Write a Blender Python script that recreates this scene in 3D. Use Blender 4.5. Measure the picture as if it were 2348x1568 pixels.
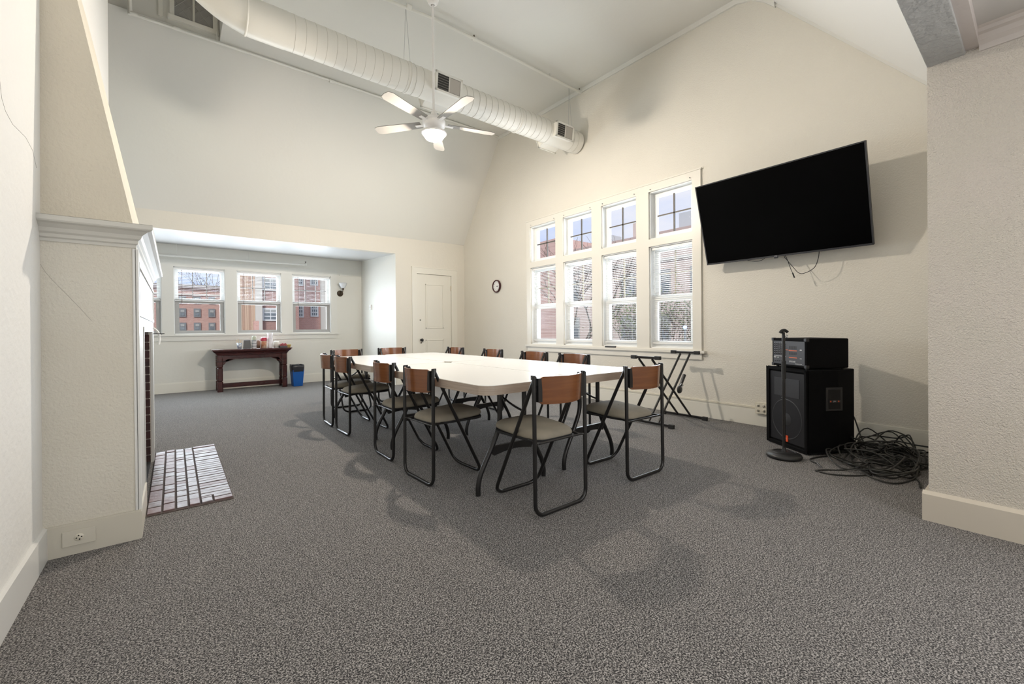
import bpy, math, random
from mathutils import Vector, Matrix, Euler
random.seed(7)
PI = math.pi
R = math.radians
sc = bpy.context.scene
for o in list(bpy.data.objects): bpy.data.objects.remove(o)
COL = sc.collection

# ------------------------------------------------------------------ camera
cam_d = bpy.data.cameras.new('camera'); cam = bpy.data.objects.new('camera', cam_d); COL.objects.link(cam)
cam_d.sensor_fit = 'HORIZONTAL'; cam_d.sensor_width = 36.0
cam_d.lens = 36.0 * 972.2 / 2348.0
cam_d.shift_x = 0.0
cam_d.shift_y = -(784 - 758.22) / 2348.0
cam_d.clip_start = 0.02; cam_d.clip_end = 300
yaw, pitch, roll = R(38.56), R(-0.2896), R(-0.5169)
fw = Vector((math.sin(yaw), math.cos(yaw), 0)); rt = Vector((math.cos(yaw), -math.sin(yaw), 0)); up = Vector((0, 0, 1))
f2 = fw * math.cos(pitch) + up * math.sin(pitch); u2 = up * math.cos(pitch) - fw * math.sin(pitch)
r3 = rt * math.cos(roll) + u2 * math.sin(roll); u3 = u2 * math.cos(roll) - rt * math.sin(roll)
m = Matrix((r3, u3, -f2)).transposed().to_4x4(); m.translation = Vector((0, 0, 1.0))
cam.matrix_world = m
sc.camera = cam

# ------------------------------------------------------------------ view, world, sun, daylight
sc.view_settings.view_transform = 'Standard'; sc.view_settings.look = 'None'
sc.view_settings.gamma = 1.0; sc.view_settings.use_curve_mapping = False
sc.view_settings.exposure = 0.06
sc.cycles.use_denoising = True
sc.cycles.max_bounces = 10; sc.cycles.diffuse_bounces = 6; sc.cycles.glossy_bounces = 4
sc.cycles.transparent_max_bounces = 16
sc.cycles.sample_clamp_indirect = 6.0
sc.cycles.caustics_reflective = False; sc.cycles.caustics_refractive = False

W = bpy.data.worlds.new('sky'); sc.world = W; W.use_nodes = True
nt = W.node_tree; nt.nodes.clear()
out = nt.nodes.new('ShaderNodeOutputWorld'); bg = nt.nodes.new('ShaderNodeBackground')
tc = nt.nodes.new('ShaderNodeTexCoord'); no = nt.nodes.new('ShaderNodeTexNoise'); cr = nt.nodes.new('ShaderNodeValToRGB')
mp = nt.nodes.new('ShaderNodeMapping'); mp.inputs['Scale'].default_value = (1, 1, 2.6)
no.inputs['Scale'].default_value = 4.2; no.inputs['Detail'].default_value = 6
cr.color_ramp.elements[0].position = .36; cr.color_ramp.elements[0].color = (.58, .70, 1.0, 1)
cr.color_ramp.elements[1].position = .66; cr.color_ramp.elements[1].color = (.86, .88, .98, 1)
nt.links.new(tc.outputs['Generated'], mp.inputs['Vector']); nt.links.new(mp.outputs[0], no.inputs['Vector'])
nt.links.new(no.outputs['Fac'], cr.inputs[0]); nt.links.new(cr.outputs[0], bg.inputs[0]); nt.links.new(bg.outputs[0], out.inputs[0])
bg.inputs[1].default_value = 0.95

def lamp(name, kind, loc, energy, color, rot=(0, 0, 0), **k):
    d = bpy.data.lights.new(name, kind); d.energy = energy; d.color = color
    for a, b in k.items(): setattr(d, a, b)
    o = bpy.data.objects.new(name, d); COL.objects.link(o); o.location = loc; o.rotation_euler = rot
    return o
# soft sun on the street side facades (the room itself is closed on the side it comes from)
lamp('sun', 'SUN', (0, 0, 20), 2.9, (1, .96, .9), (R(48), 0, R(-42)), angle=R(12))
DAY = (.82, .91, 1.0)
# daylight entering through the tall windows (right wall) and the alcove windows
for y in (4.955, 4.22, 3.49, 2.75):
    lamp('window_daylight', 'AREA', (5.35, y, 1.85), 30, DAY, (0, R(90), 0), shape='RECTANGLE', size=2.0, size_y=.72)
for y in (4.955, 4.22, 3.49, 2.75):
    lamp('window_glow', 'AREA', (4.57, y, 1.60), 10, DAY, (0, R(90), 0), shape='RECTANGLE', size=1.6, size_y=.5)
for x in (-.5, .35, 1.22, 2.10):
    lamp('alcove_glow', 'AREA', (x, 8.80, 1.32), 15, DAY, (R(-90), 0, 0), shape='RECTANGLE', size=.66, size_y=.70)
    lamp('alcove_daylight', 'AREA', (x, 9.55, 1.65), 50, DAY, (R(-90), 0, 0), shape='RECTANGLE', size=.85, size_y=1.3)
lamp('left_area_lamp', 'AREA', (-1.9, 6.6, 1.5), 10, DAY, (0, R(-90), 0), shape='RECTANGLE', size=1.2, size_y=1.0)  # unseen area lamp in the left part, where no window is built
# unseen fill lamps added behind the camera to brighten the near surfaces
lamp('front_room_top_fill', 'AREA', (1.5, -1.6, 2.3), 16, (1, .97, .92), (0, 0, 0), shape='RECTANGLE', size=1.6, size_y=1.2)
lamp('front_room_back_fill', 'AREA', (1.4, -2.85, 1.45), 33, (.96, .97, 1.0), (R(90), 0, 0), shape='RECTANGLE', size=2.4, size_y=1.4)  # added fill for surfaces that face the camera
lamp('front_room_side_fill', 'AREA', (2.95, -1.3, 1.45), 34, (.96, .97, 1.0), (0, R(90), 0), shape='RECTANGLE', size=1.5, size_y=2.0)  # added to brighten the left wall from the side

# ------------------------------------------------------------------ materials
MATS = {}
def mat(name, color, rough=.6, metal=0, bump=None, vary=None, spec=.5, emit=None, coat=0, bump2=None):
    """bump=(scale,strength,distance); vary=(scale,color2,detail[,stretch])"""
    if name in MATS: return MATS[name]
    m = bpy.data.materials.new(name); m.use_nodes = True; MATS[name] = m
    n = m.node_tree.nodes; l = m.node_tree.links; b = n['Principled BSDF']
    b.inputs['Base Color'].default_value = (*color, 1); b.inputs['Roughness'].default_value = rough
    b.inputs['Metallic'].default_value = metal; b.inputs['Specular IOR Level'].default_value = spec
    b.inputs['Coat Weight'].default_value = coat
    tc = n.new('ShaderNodeTexCoord')
    if vary:
        s, c2, det = vary[:3]
        mp = n.new('ShaderNodeMapping'); mp.inputs['Scale'].default_value = vary[3] if len(vary) > 3 else (1, 1, 1)
        t = n.new('ShaderNodeTexNoise'); t.inputs['Scale'].default_value = s; t.inputs['Detail'].default_value = det
        mx = n.new('ShaderNodeMix'); mx.data_type = 'RGBA'; rp = n.new('ShaderNodeMapRange')
        rp.inputs[1].default_value = .35; rp.inputs[2].default_value = .65
        mx.inputs[6].default_value = (*color, 1); mx.inputs[7].default_value = (*c2, 1)
        l.new(tc.outputs['Object'], mp.inputs[0]); l.new(mp.outputs[0], t.inputs['Vector'])
        l.new(t.outputs['Fac'], rp.inputs[0]); l.new(rp.outputs[0], mx.inputs[0]); l.new(mx.outputs[2], b.inputs['Base Color'])
    prev = None
    for bb in (bump, bump2):
        if not bb: continue
        t = n.new('ShaderNodeTexNoise'); t.inputs['Scale'].default_value = bb[0]; t.inputs['Detail'].default_value = 3
        bp = n.new('ShaderNodeBump'); bp.inputs['Strength'].default_value = bb[1]; bp.inputs['Distance'].default_value = bb[2]
        l.new(tc.outputs['Object'], t.inputs['Vector']); l.new(t.outputs['Fac'], bp.inputs['Height'])
        if prev: l.new(prev.outputs[0], bp.inputs['Normal'])
        l.new(bp.outputs[0], b.inputs['Normal']); prev = bp
    if emit:
        b.inputs['Emission Color'].default_value = (*emit[0], 1); b.inputs['Emission Strength'].default_value = emit[1]
    return m

CREAM = (.71, .68, .61)
plaster = mat('plaster_wall', CREAM, .62, bump=(70, .45, .008), bump2=(150, .5, .005), vary=(1.3, (.69, .66, .59), 2))
plaster_rough = mat('plaster_rough', (.69, .635, .57), .55, bump=(130, .8, .010), bump2=(260, .4, .004), vary=(3, (.67, .625, .55), 3))
plaster_side = mat('plaster_chimney', (.68, .65, .575), .6, bump=(75, .5, .009), bump2=(160, .4, .005), vary=(2, (.65, .615, .535), 3))
ceil_m = mat('ceiling_paint', (.71, .71, .665), .7, bump=(20, .12, .01), vary=(.8, (.70, .69, .65), 1))
alcove_m = mat('alcove_paint', (.71, .70, .645), .55, bump=(20, .15, .01))
trim_m = mat('trim_paint', (.75, .73, .66), .35, bump=(12, .15, .006))
trim_w = mat('white_gloss_paint', (.72, .72, .70), .3, bump=(16, .12, .004))
beam_m = mat('beam_paint', (.40, .40, .39), .45, bump=(22, .9, .02), bump2=(70, .6, .006))
sash_m = mat('window_sash', (.84, .85, .84), .3)
muntin_m = mat('muntin_dark', (.10, .085, .07), .5)
black_m = mat('black_steel', (.012, .011, .011), .30, spec=.5)
blackmat = mat('black_matt', (.012, .012, .013), .75)
blackpl = mat('black_plastic', (.02, .02, .022), .4)
rubber = mat('rubber', (.015, .015, .015), .7)
chrome = mat('worn_steel', (.5, .5, .5), .3, 1)
duct_m = mat('duct_paint', (.76, .745, .69), .42, bump=(4, .1, .01))
pipe_m = mat('pipe_paint', (.76, .75, .70), .4)
white_pl = mat('white_plastic', (.8, .8, .78), .35)
fan_m = mat('fan_white', (.84, .82, .80), .35)
dark_m = mat('deep_shadow_black', (.008, .007, .007), .9)
brass = mat('aged_bronze', (.09, .065, .045), .4, .8)

def carpet():
    m = bpy.data.materials.new('speckled_carpet'); m.use_nodes = True
    n = m.node_tree.nodes; l = m.node_tree.links; b = n['Principled BSDF']; b.inputs['Roughness'].default_value = 1; b.inputs['Specular IOR Level'].default_value = .15; b.inputs['Sheen Weight'].default_value = .15; b.inputs['Sheen Roughness'].default_value = .35
    tc = n.new('ShaderNodeTexCoord')
    t = n.new('ShaderNodeTexNoise'); t.inputs['Scale'].default_value = 210; t.inputs['Detail'].default_value = 2.5; t.inputs['Distortion'].default_value = .6
    cr = n.new('ShaderNodeValToRGB'); e = cr.color_ramp.elements
    e[0].position = .39; e[0].color = (.024, .023, .024, 1); e[1].position = .61; e[1].color = (.40, .38, .365, 1)
    k = e.new(.50); k.color = (.116, .110, .107, 1)
    t2 = n.new('ShaderNodeTexNoise'); t2.inputs['Scale'].default_value = 1.1; t2.inputs['Detail'].default_value = 3
    mr = n.new('ShaderNodeMapRange'); mr.inputs[3].default_value = .92; mr.inputs[4].default_value = 1.08
    mul = n.new('ShaderNodeVectorMath'); mul.operation = 'SCALE'
    bp = n.new('ShaderNodeBump'); bp.inputs['Strength'].default_value = .7; bp.inputs['Distance'].default_value = .006
    l.new(tc.outputs['Object'], t.inputs['Vector']); l.new(tc.outputs['Object'], t2.inputs['Vector'])
    l.new(t.outputs['Fac'], cr.inputs[0]); l.new(t2.outputs['Fac'], mr.inputs[0]); l.new(cr.outputs[0], mul.inputs[0]); l.new(mr.outputs[0], mul.inputs['Scale'])
    l.new(mul.outputs[0], b.inputs['Base Color']); l.new(t.outputs['Fac'], bp.inputs['Height']); l.new(bp.outputs[0], b.inputs['Normal'])
    return m
carpet_m = carpet()

def glass_mat():
    m = bpy.data.materials.new('window_glass'); m.use_nodes = True
    n = m.node_tree.nodes; l = m.node_tree.links; n.clear()
    o = n.new('ShaderNodeOutputMaterial'); mx = n.new('ShaderNodeMixShader'); tr = n.new('ShaderNodeBsdfTransparent'); gl = n.new('ShaderNodeBsdfGlossy')
    fr = n.new('ShaderNodeFresnel'); fr.inputs[0].default_value = 1.08; gl.inputs['Roughness'].default_value = .02
    l.new(fr.outputs[0], mx.inputs[0]); l.new(tr.outputs[0], mx.inputs[1]); l.new(gl.outputs[0], mx.inputs[2]); l.new(mx.outputs[0], o.inputs[0])
    return m
glass_m = glass_mat()

def brick_mat(name, c1, c2, mortar, scale, rot=(0, 0, 0)):
    m = bpy.data.materials.new(name); m.use_nodes = True
    n = m.node_tree.nodes; l = m.node_tree.links; b = n['Principled BSDF']; b.inputs['Roughness'].default_value = .9
    tc = n.new('ShaderNodeTexCoord'); mp = n.new('ShaderNodeMapping'); mp.inputs['Rotation'].default_value = rot
    t = n.new('ShaderNodeTexBrick'); t.inputs['Color1'].default_value = (*c1, 1); t.inputs['Color2'].default_value = (*c2, 1); t.inputs['Mortar'].default_value = (*mortar, 1)
    t.inputs['Scale'].default_value = scale; t.inputs['Mortar Size'].default_value = .018
    l.new(tc.outputs['Object'], mp.inputs[0]); l.new(mp.outputs[0], t.inputs['Vector']); l.new(t.outputs['Color'], b.inputs['Base Color'])
    return m

def wood(name, c1, c2, rough, stretch, scale=6, coat=0):
    return mat(name, c1, rough, vary=(scale, c2, 5, stretch), coat=coat)
ply_m = wood('plywood_back', (.215, .080, .029), (.175, .065, .025), .25, (1, 1, 12), 5, coat=.3)
mahog = wood('mahogany', (.060, .014, .012), (.035, .010, .010), .22, (1, 1, 6), 5, coat=.4)
edge_m = wood('table_edge_grain', (.47, .39, .32), (.38, .31, .25), .4, (1, 1, 60), 4)
lam_m = mat('cream_laminate', (.86, .87, .875), .20)
seat_m = mat('seat_fabric', (.27, .24, .19), .85, bump=(600, .4, .002), vary=(9, (.22, .20, .16), 3))

# ------------------------------------------------------------------ mesh builder
class MB:
    def __init__(s): s.v = []; s.f = []; s.sm = []; s.mi = []; s.m = 0
    def add(s, vs, fs, smooth=False):
        k = len(s.v); s.v += [tuple(v) for v in vs]
        for f in fs: s.f.append([i + k for i in f]); s.sm.append(smooth); s.mi.append(s.m)
        return s
    def box(s, x0, x1, y0, y1, z0, z1, M=None):
        vs = [Vector(p) for p in ((x0, y0, z0), (x1, y0, z0), (x1, y1, z0), (x0, y1, z0), (x0, y0, z1), (x1, y0, z1), (x1, y1, z1), (x0, y1, z1))]
        if M: vs = [M @ v for v in vs]
        return s.add(vs, [(0, 3, 2, 1), (4, 5, 6, 7), (0, 1, 5, 4), (1, 2, 6, 5), (2, 3, 7, 6), (3, 0, 4, 7)])
    def hexa(s, vs): return s.add(vs, [(0, 3, 2, 1), (4, 5, 6, 7), (0, 1, 5, 4), (1, 2, 6, 5), (2, 3, 7, 6), (3, 0, 4, 7)])
    def prism(s, poly, axis, a, b, M=None, smooth=False):
        """poly: 2D points in the two other axes (cyclic order x,y,z minus axis), extruded a..b"""
        def P(p, t):
            v = {'x': (t, p[0], p[1]), 'y': (p[0], t, p[1]), 'z': (p[0], p[1], t)}[axis]
            v = Vector(v); return M @ v if M else v
        n = len(poly); A = [P(p, a) for p in poly]; B = [P(p, b) for p in poly]
        s.add(A, [list(range(n))]); s.add(B, [list(range(n))[::-1]])
        s.add(A + B, [(i, i + n, (i + 1) % n + n, (i + 1) % n) for i in range(n)], smooth)
        return s
    def tube(s, path, r, seg=8, caps=True, closed=False, M=None):
        P = [Vector(p) for p in path]; n = len(P); rs = r if isinstance(r, (list, tuple)) else [r] * n
        T = []
        for i in range(n):
            a = P[(i - 1) % n] if (closed or i > 0) else P[i]; b = P[(i + 1) % n] if (closed or i < n - 1) else P[i]
            t = (b - a); T.append(t.normalized() if t.length > 1e-9 else Vector((0, 0, 1)))
        nrm = T[0].orthogonal().normalized(); vs = []; rings = []
        for i in range(n):
            if i: 
                q = T[i - 1].rotation_difference(T[i]); nrm = (q @ nrm); nrm = (nrm - T[i] * nrm.dot(T[i])).normalized()
            bn = T[i].cross(nrm); ring = [P[i] + (nrm * math.cos(2 * PI * k / seg) + bn * math.sin(2 * PI * k / seg)) * rs[i] for k in range(seg)]
            rings.append(ring); vs += ring
        fs = []
        for i in range(n if closed else n - 1):
            a = i * seg; b = ((i + 1) % n) * seg
            for k in range(seg): fs.append((a + k, a + (k + 1) % seg, b + (k + 1) % seg, b + k))
        if M: vs = [M @ v for v in vs]; rings = [[M @ v for v in g] for g in rings]
        s.add(vs, fs, True)
        if caps and not closed: s.add(rings[0], [list(range(seg))[::-1]]); s.add(rings[-1], [list(range(seg))])
        return s
    def lathe(s, prof, c=(0, 0, 0), seg=24, M=None, smooth=True):
        """prof: (radius, z) list"""
        vs = []
        for r, z in prof:
            for k in range(seg):
                v = Vector((r * math.cos(2 * PI * k / seg), r * math.sin(2 * PI * k / seg), z))
                if M: v = M @ v
                vs.append(v + Vector(c))
        fs = [(i * seg + k, i * seg + (k + 1) % seg, (i + 1) * seg + (k + 1) % seg, (i + 1) * seg + k) for i in range(len(prof) - 1) for k in range(seg)]
        return s.add(vs, fs, smooth)
    def cyl(s, c0, c1, r, seg=16, r2=None): return s.tube([c0, c1], [r, r if r2 is None else r2], seg)
    def build(s, name, material, parent=None, bevel=0, kind=None, label=None, loc=None, rot=None):
        me = bpy.data.meshes.new(name); me.from_pydata(s.v, [], s.f)
        for mm in (material if isinstance(material, (list, tuple)) else [material]): me.materials.append(mm)
        me.polygons.foreach_set('use_smooth', s.sm); me.polygons.foreach_set('material_index', s.mi); me.update()
        import bmesh
        bm = bmesh.new(); bm.from_mesh(me); bmesh.ops.recalc_face_normals(bm, faces=bm.faces)
        if bevel:
            bmesh.ops.remove_doubles(bm, verts=bm.verts, dist=1e-5)
            eg = [e for e in bm.edges if len(e.link_faces) == 2 and e.calc_face_angle(0) > .5]
            bmesh.ops.bevel(bm, geom=eg, offset=bevel, segments=2, affect='EDGES', profile=.5, clamp_overlap=True)
        bm.to_mesh(me); bm.free()
        o = bpy.data.objects.new(name, me); COL.objects.link(o)
        if parent: o.parent = parent
        if kind: o['kind'] = kind
        if label: o['label'] = label
        if loc: o.location = loc
        if rot: o.rotation_euler = rot
        return o
def inst(src, parent, loc=None, rot=None):
    c = src.copy(); COL.objects.link(c); c.parent = parent
    if loc: c.location = loc
    if rot: c.rotation_euler = rot
    return c
def tag(o, label=None, cat=None, group=None, kind=None):
    if label: o['label'] = label
    if cat: o['category'] = cat
    if group: o['group'] = group
    if kind: o['kind'] = kind
    return o
def thing(name, label=None, cat=None, loc=(0, 0, 0), rz=0, group=None, kind=None):
    o = bpy.data.objects.new(name, None); COL.objects.link(o); o.location = loc; o.rotation_euler = (0, 0, rz); o.empty_display_size = .1
    return tag(o, label, cat, group, kind)
def copy_tree(o, parent=None):
    c = o.copy(); COL.objects.link(c); c.parent = parent
    for ch in [x for x in bpy.data.objects if x.parent == o]: copy_tree(ch, c)
    return c
def arc(cx, cy, r, a0, a1, n=6): return [(cx + r * math.cos(R(a0 + (a1 - a0) * i / n)), cy + r * math.sin(R(a0 + (a1 - a0) * i / n))) for i in range(n + 1)]
def rrect(x0, x1, y0, y1, r, n=5):
    return arc(x1 - r, y1 - r, r, 0, 90, n) + arc(x0 + r, y1 - r, r, 90, 180, n) + arc(x0 + r, y0 + r, r, 180, 270, n) + arc(x1 - r, y0 + r, r, 270, 360, n)
def text_mesh(name, body, size, material, parent, loc, rot, depth=.001, align='CENTER'):
    c = bpy.data.curves.new(name, 'FONT'); c.body = body; c.size = size; c.extrude = depth; c.align_x = align; c.align_y = 'CENTER'
    t = bpy.data.objects.new(name, c); COL.objects.link(t); bpy.context.view_layer.update()
    me = bpy.data.meshes.new_from_object(t); bpy.data.objects.remove(t)
    me.materials.clear(); me.materials.append(material)
    o = bpy.data.objects.new(name, me); COL.objects.link(o); o.parent = parent; o.location = loc; o.rotation_euler = rot
    return o
def smooth_path(pts, sub=6, closed=False):
    P = [Vector(p) for p in pts]; n = len(P); o = []
    rng = n if closed else n - 1
    for i in range(rng):
        p0 = P[(i - 1) % n] if (closed or i > 0) else P[i]; p1 = P[i]; p2 = P[(i + 1) % n]; p3 = P[(i + 2) % n] if (closed or i + 2 < n) else P[i + 1]
        for k in range(sub):
            t = k / sub
            o.append(.5 * ((2 * p1) + (-p0 + p2) * t + (2 * p0 - 5 * p1 + 4 * p2 - p3) * t * t + (-p0 + 3 * p1 - 3 * p2 + p3) * t ** 3))
    if not closed: o.append(P[-1])
    return o
def wall_grid(mb, axis, t0, t1, a0, a1, z0, z1, holes):
    """wall slab between t0,t1 along axis, spanning a0..a1 and z0..z1, with holes (a0,a1,z0,z1)"""
    A = sorted({a0, a1, *[h[0] for h in holes], *[h[1] for h in holes]}); Z = sorted({z0, z1, *[h[2] for h in holes], *[h[3] for h in holes]})
    A = [a for a in A if a0 <= a <= a1]; Z = [z for z in Z if z0 <= z <= z1]
    for i in range(len(A) - 1):
        j = 0
        while j < len(Z) - 1:
            ca = (A[i] + A[i + 1]) / 2
            def hole(j): cz = (Z[j] + Z[j + 1]) / 2; return any(h[0] < ca < h[1] and h[2] < cz < h[3] for h in holes)
            if hole(j): j += 1; continue
            k = j
            while k + 1 < len(Z) - 1 and not hole(k + 1): k += 1
            if axis == 'x': mb.box(t0, t1, A[i], A[i + 1], Z[j], Z[k + 1])
            else: mb.box(A[i], A[i + 1], t0, t1, Z[j], Z[k + 1])
            j = k + 1
    return mb

# ------------------------------------------------------------------ room shell
BY, RX, LX = 7.314, 4.60, -.46            # back wall, right wall, left wall planes
AY = 8.86                                   # alcove window wall
fl = MB().box(-2.8, 4.75, -3.2, 9.0, -.12, 0).build('floor', carpet_m, kind='structure')
TW = [(4.66, 5.25), (3.94, 4.50), (3.21, 3.77), (2.47, 3.03)]   # tall windows in the right wall
holes = [(a, b, .75, 1.99) for a, b in TW] + [(a, b, 2.08, 2.66) for a, b in TW]
mb = wall_grid(MB(), 'x', RX, RX + .2, .37, BY + .1, 0, 2.66, holes)
mb.prism([(.37, 2.66), (1.62, 4.14), (1.72, 4.25), (1.84, 4.34), (1.98, 4.385), (6.10, 4.44), (BY, 2.70), (BY, 2.66)], 'x', RX, RX + .2)
mb.build('wall_right', plaster, kind='structure')
MB().box(3.02, 4.8, -3.2, .37, 0, 2.70).build('wall_front_right', plaster_rough, kind='structure')
# back wall with door opening, alcove header
mb = wall_grid(MB(), 'y', BY, BY + .14, 3.148, RX + .2, 0, 2.69, [(3.56, 4.30, 0, 2.05)])
def zs(x): return 2.61 + .0173 * (x + .3)
mb.hexa([(-2.8, BY, 2.37), (3.148, BY, 2.378), (3.148, BY + .14, 2.378), (-2.8, BY + .14, 2.37), (-2.8, BY, 2.66), (3.148, BY, 2.69), (3.148, BY + .14, 2.69), (-2.8, BY + .14, 2.66)])
mb.build('wall_back', mat('plaster_smooth', CREAM, .55, bump=(22, .2, .01)), kind='structure')
MB().prism([(3.148, BY), (3.06, AY), (3.06, AY + .15), (3.5, AY + .15), (3.5, BY + .14), (3.148, BY + .14)], 'z', 0, 2.45).build('wall_alcove_side', alcove_m, kind='structure')
BW = [(-.85, -.15), (.0, .70), (.87, 1.57), (1.75, 2.45)]
wall_grid(MB(), 'y', AY, AY + .2, -2.8, 3.1, 0, 2.5, [(a, b, .955, 2.065) for a, b in BW]).build('wall_alcove', alcove_m, kind='structure')
MB().hexa([(-2.8, BY + .14, 2.37), (3.2, BY + .14, 2.378), (3.2, AY + .1, 2.43), (-2.8, AY + .1, 2.43), (-2.8, BY + .14, 2.5), (3.2, BY + .14, 2.5), (3.2, AY + .1, 2.55), (-2.8, AY + .1, 2.55)]).build('ceiling_alcove', mat('alcove_ceiling_paint', (.64, .64, .635), .45), kind='structure')
MB().box(-2.95, -2.75, 5.2, 9.0, 0, 6).build('wall_far_left', plaster, kind='structure')
MB().box(-2.8, LX, 5.2, 5.36, 0, 6).build('wall_left_return', plaster, kind='structure')
# left wall, leaning in slightly as it rises
MB().hexa([(LX - .2, -3.2, 0), (LX, -3.2, 0), (LX, 5.36, 0), (LX - .2, 5.36, 0), (LX - .2, -3.2, 5.6), (LX + .02, -3.2, 5.6), (LX + .02, 5.36, 5.6), (LX - .2, 5.36, 5.6)]).build('wall_left', mat('plaster_left', (.77, .765, .74), .6, bump=(30, .3, .01), vary=(1.1, (.755, .74, .71), 2)), kind='structure')
# ceilings: steep back slope, flat crown, near slope, light well over the duct
T = [(-2.8, 6.09, 4.44), (4.75, 6.09, 4.44)]
MB().hexa([(-2.8, BY, zs(-2.8)), (4.75, BY, zs(4.75)), (4.75, 6.09, 4.44), (-2.8, 6.09, 4.44), (-2.8, BY + .2, zs(-2.8)), (4.75, BY + .2, zs(4.75)), (4.75, 6.29, 4.5), (-2.8, 6.29, 4.5)]).build('ceiling_back_slope', ceil_m, kind='structure')
mb = MB()
def cz(y): return 4.385 + (y - 1.98) * (.055 / 4.11)
for x0, x1, y0, y1 in ((.46, 4.75, 1.98, 6.15),):
    mb.hexa([(x0, y0, cz(y0)), (x1, y0, cz(y0)), (x1, y1, cz(y1)), (x0, y1, cz(y1)), (x0, y0, 4.6), (x1, y0, 4.6), (x1, y1, 4.6), (x0, y1, 4.6)])
mb.build('ceiling', ceil_m, kind='structure')
NS = [(.20, 2.60), (.37, 2.656), (1.62, 4.14), (1.72, 4.25), (1.84, 4.34), (1.98, 4.385)]
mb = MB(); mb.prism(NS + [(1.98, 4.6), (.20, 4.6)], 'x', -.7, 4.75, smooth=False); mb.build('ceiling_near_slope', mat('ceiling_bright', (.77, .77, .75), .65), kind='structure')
MB().box(-2.8, .46, 6.11, 6.25, 4.44, 5.3).box(.46, .6, 1.9, 6.25, 4.6, 5.3).box(-2.8, .6, 1.85, 1.98, 4.38, 5.3).box(-2.9, .6, 1.85, 6.25, 5.2, 5.35).build('wall_clerestory', ceil_m, kind='structure')
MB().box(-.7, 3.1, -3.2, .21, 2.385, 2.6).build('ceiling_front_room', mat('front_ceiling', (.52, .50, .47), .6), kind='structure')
MB().box(-.7, 3.1, -3.35, -3.15, 0, 2.6).build('wall_front', plaster, kind='structure')
# header beam and trims
MB().box(LX, 3.02, .235, .37, 2.31, 2.75).build('header_beam', beam_m, kind='structure', bevel=.004)
bpy.data.objects['header_beam'].name = 'trim_1'
MB().box(LX, 3.02, .19, .235, 2.325, 2.40).build('trim_2', mat('inner_beam', (.50, .45, .42), .5, bump=(30, .4, .006)), kind='structure')
MB().prism([(2.93, 2.385), (3.02, 2.385), (3.02, 2.30), (3.008, 2.30), (3.005, 2.325), (2.985, 2.34), (2.975, 2.36), (2.955, 2.365), (2.95, 2.38)], 'y', -3.1, .19).build('trim_3', mat('crown_paint', (.60, .55, .51), .45), kind='structure')
mb = MB()
GL = [(1.62, 4.14), (1.72, 4.25), (1.84, 4.34), (1.98, 4.385), (6.10, 4.44)]
for a, b in zip(GL, GL[1:]):
    mb.hexa([(RX - .022, a[0], a[1] - .05), (RX, a[0], a[1] - .05), (RX, b[0], b[1] - .05), (RX - .022, b[0], b[1] - .05), (RX - .03, a[0], a[1]), (RX, a[0], a[1]), (RX, b[0], b[1]), (RX - .03, b[0], b[1])])
mb.build('trim_4', ceil_m, kind='structure')
a, b = (.4, 2.70), (1.62, 4.14)
MB().hexa([(RX - .012, a[0], a[1] - .035), (RX, a[0], a[1] - .035), (RX, b[0], b[1] - .035), (RX - .012, b[0], b[1] - .035), (RX - .012, a[0], a[1]), (RX, a[0], a[1]), (RX, b[0], b[1]), (RX - .012, b[0], b[1])]).build('trim_5', ceil_m, kind='structure')
# baseboards
MB().box(RX - .015, RX, .37, BY, 0, .155).box(RX - .010, RX, .37, BY, .155, .172).build('baseboard_right', trim_m, kind='structure', bevel=.002)
MB().box(2.998, 3.02, -3.1, .392, 0, .135).box(3.02, 4.58, .37, .392, 0, .135).prism([(2.998, .135), (3.02, .135), (3.02, .15)], 'y', -3.1, .392).build('baseboard_front_right', mat('baseboard_tan', (.60, .55, .47), .35, bump=(9, .4, .004)), kind='structure')
MB().prism([(LX, 0), (LX + .016, 0), (LX + .016, .137), (LX + .004, .142), (LX, .142)], 'y', -3.1, 2.74).build('baseboard_left', trim_w, kind='structure')
MB().box(-2.7, 3.07, AY - .014, AY, 0, .15).box(-2.7, 3.07, AY - .008, AY, .15, .165).build('baseboard_alcove', trim_m, kind='structure')
MB().prism([(3.148, BY), (3.134, BY), (3.046, AY), (3.06, AY)], 'z', 0, .15).build('baseboard_alcove_side', trim_m, kind='structure')
MB().box(3.148, 3.46, BY - .014, BY, 0, .155).box(4.40, RX, BY - .014, BY, 0, .155).build('baseboard_back', trim_m, kind='structure')
# faint picture rail in the alcove
MB().box(2.62, 3.07, AY - .012, AY, 2.10, 2.135).build('trim_6', alcove_m, kind='structure')

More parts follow.
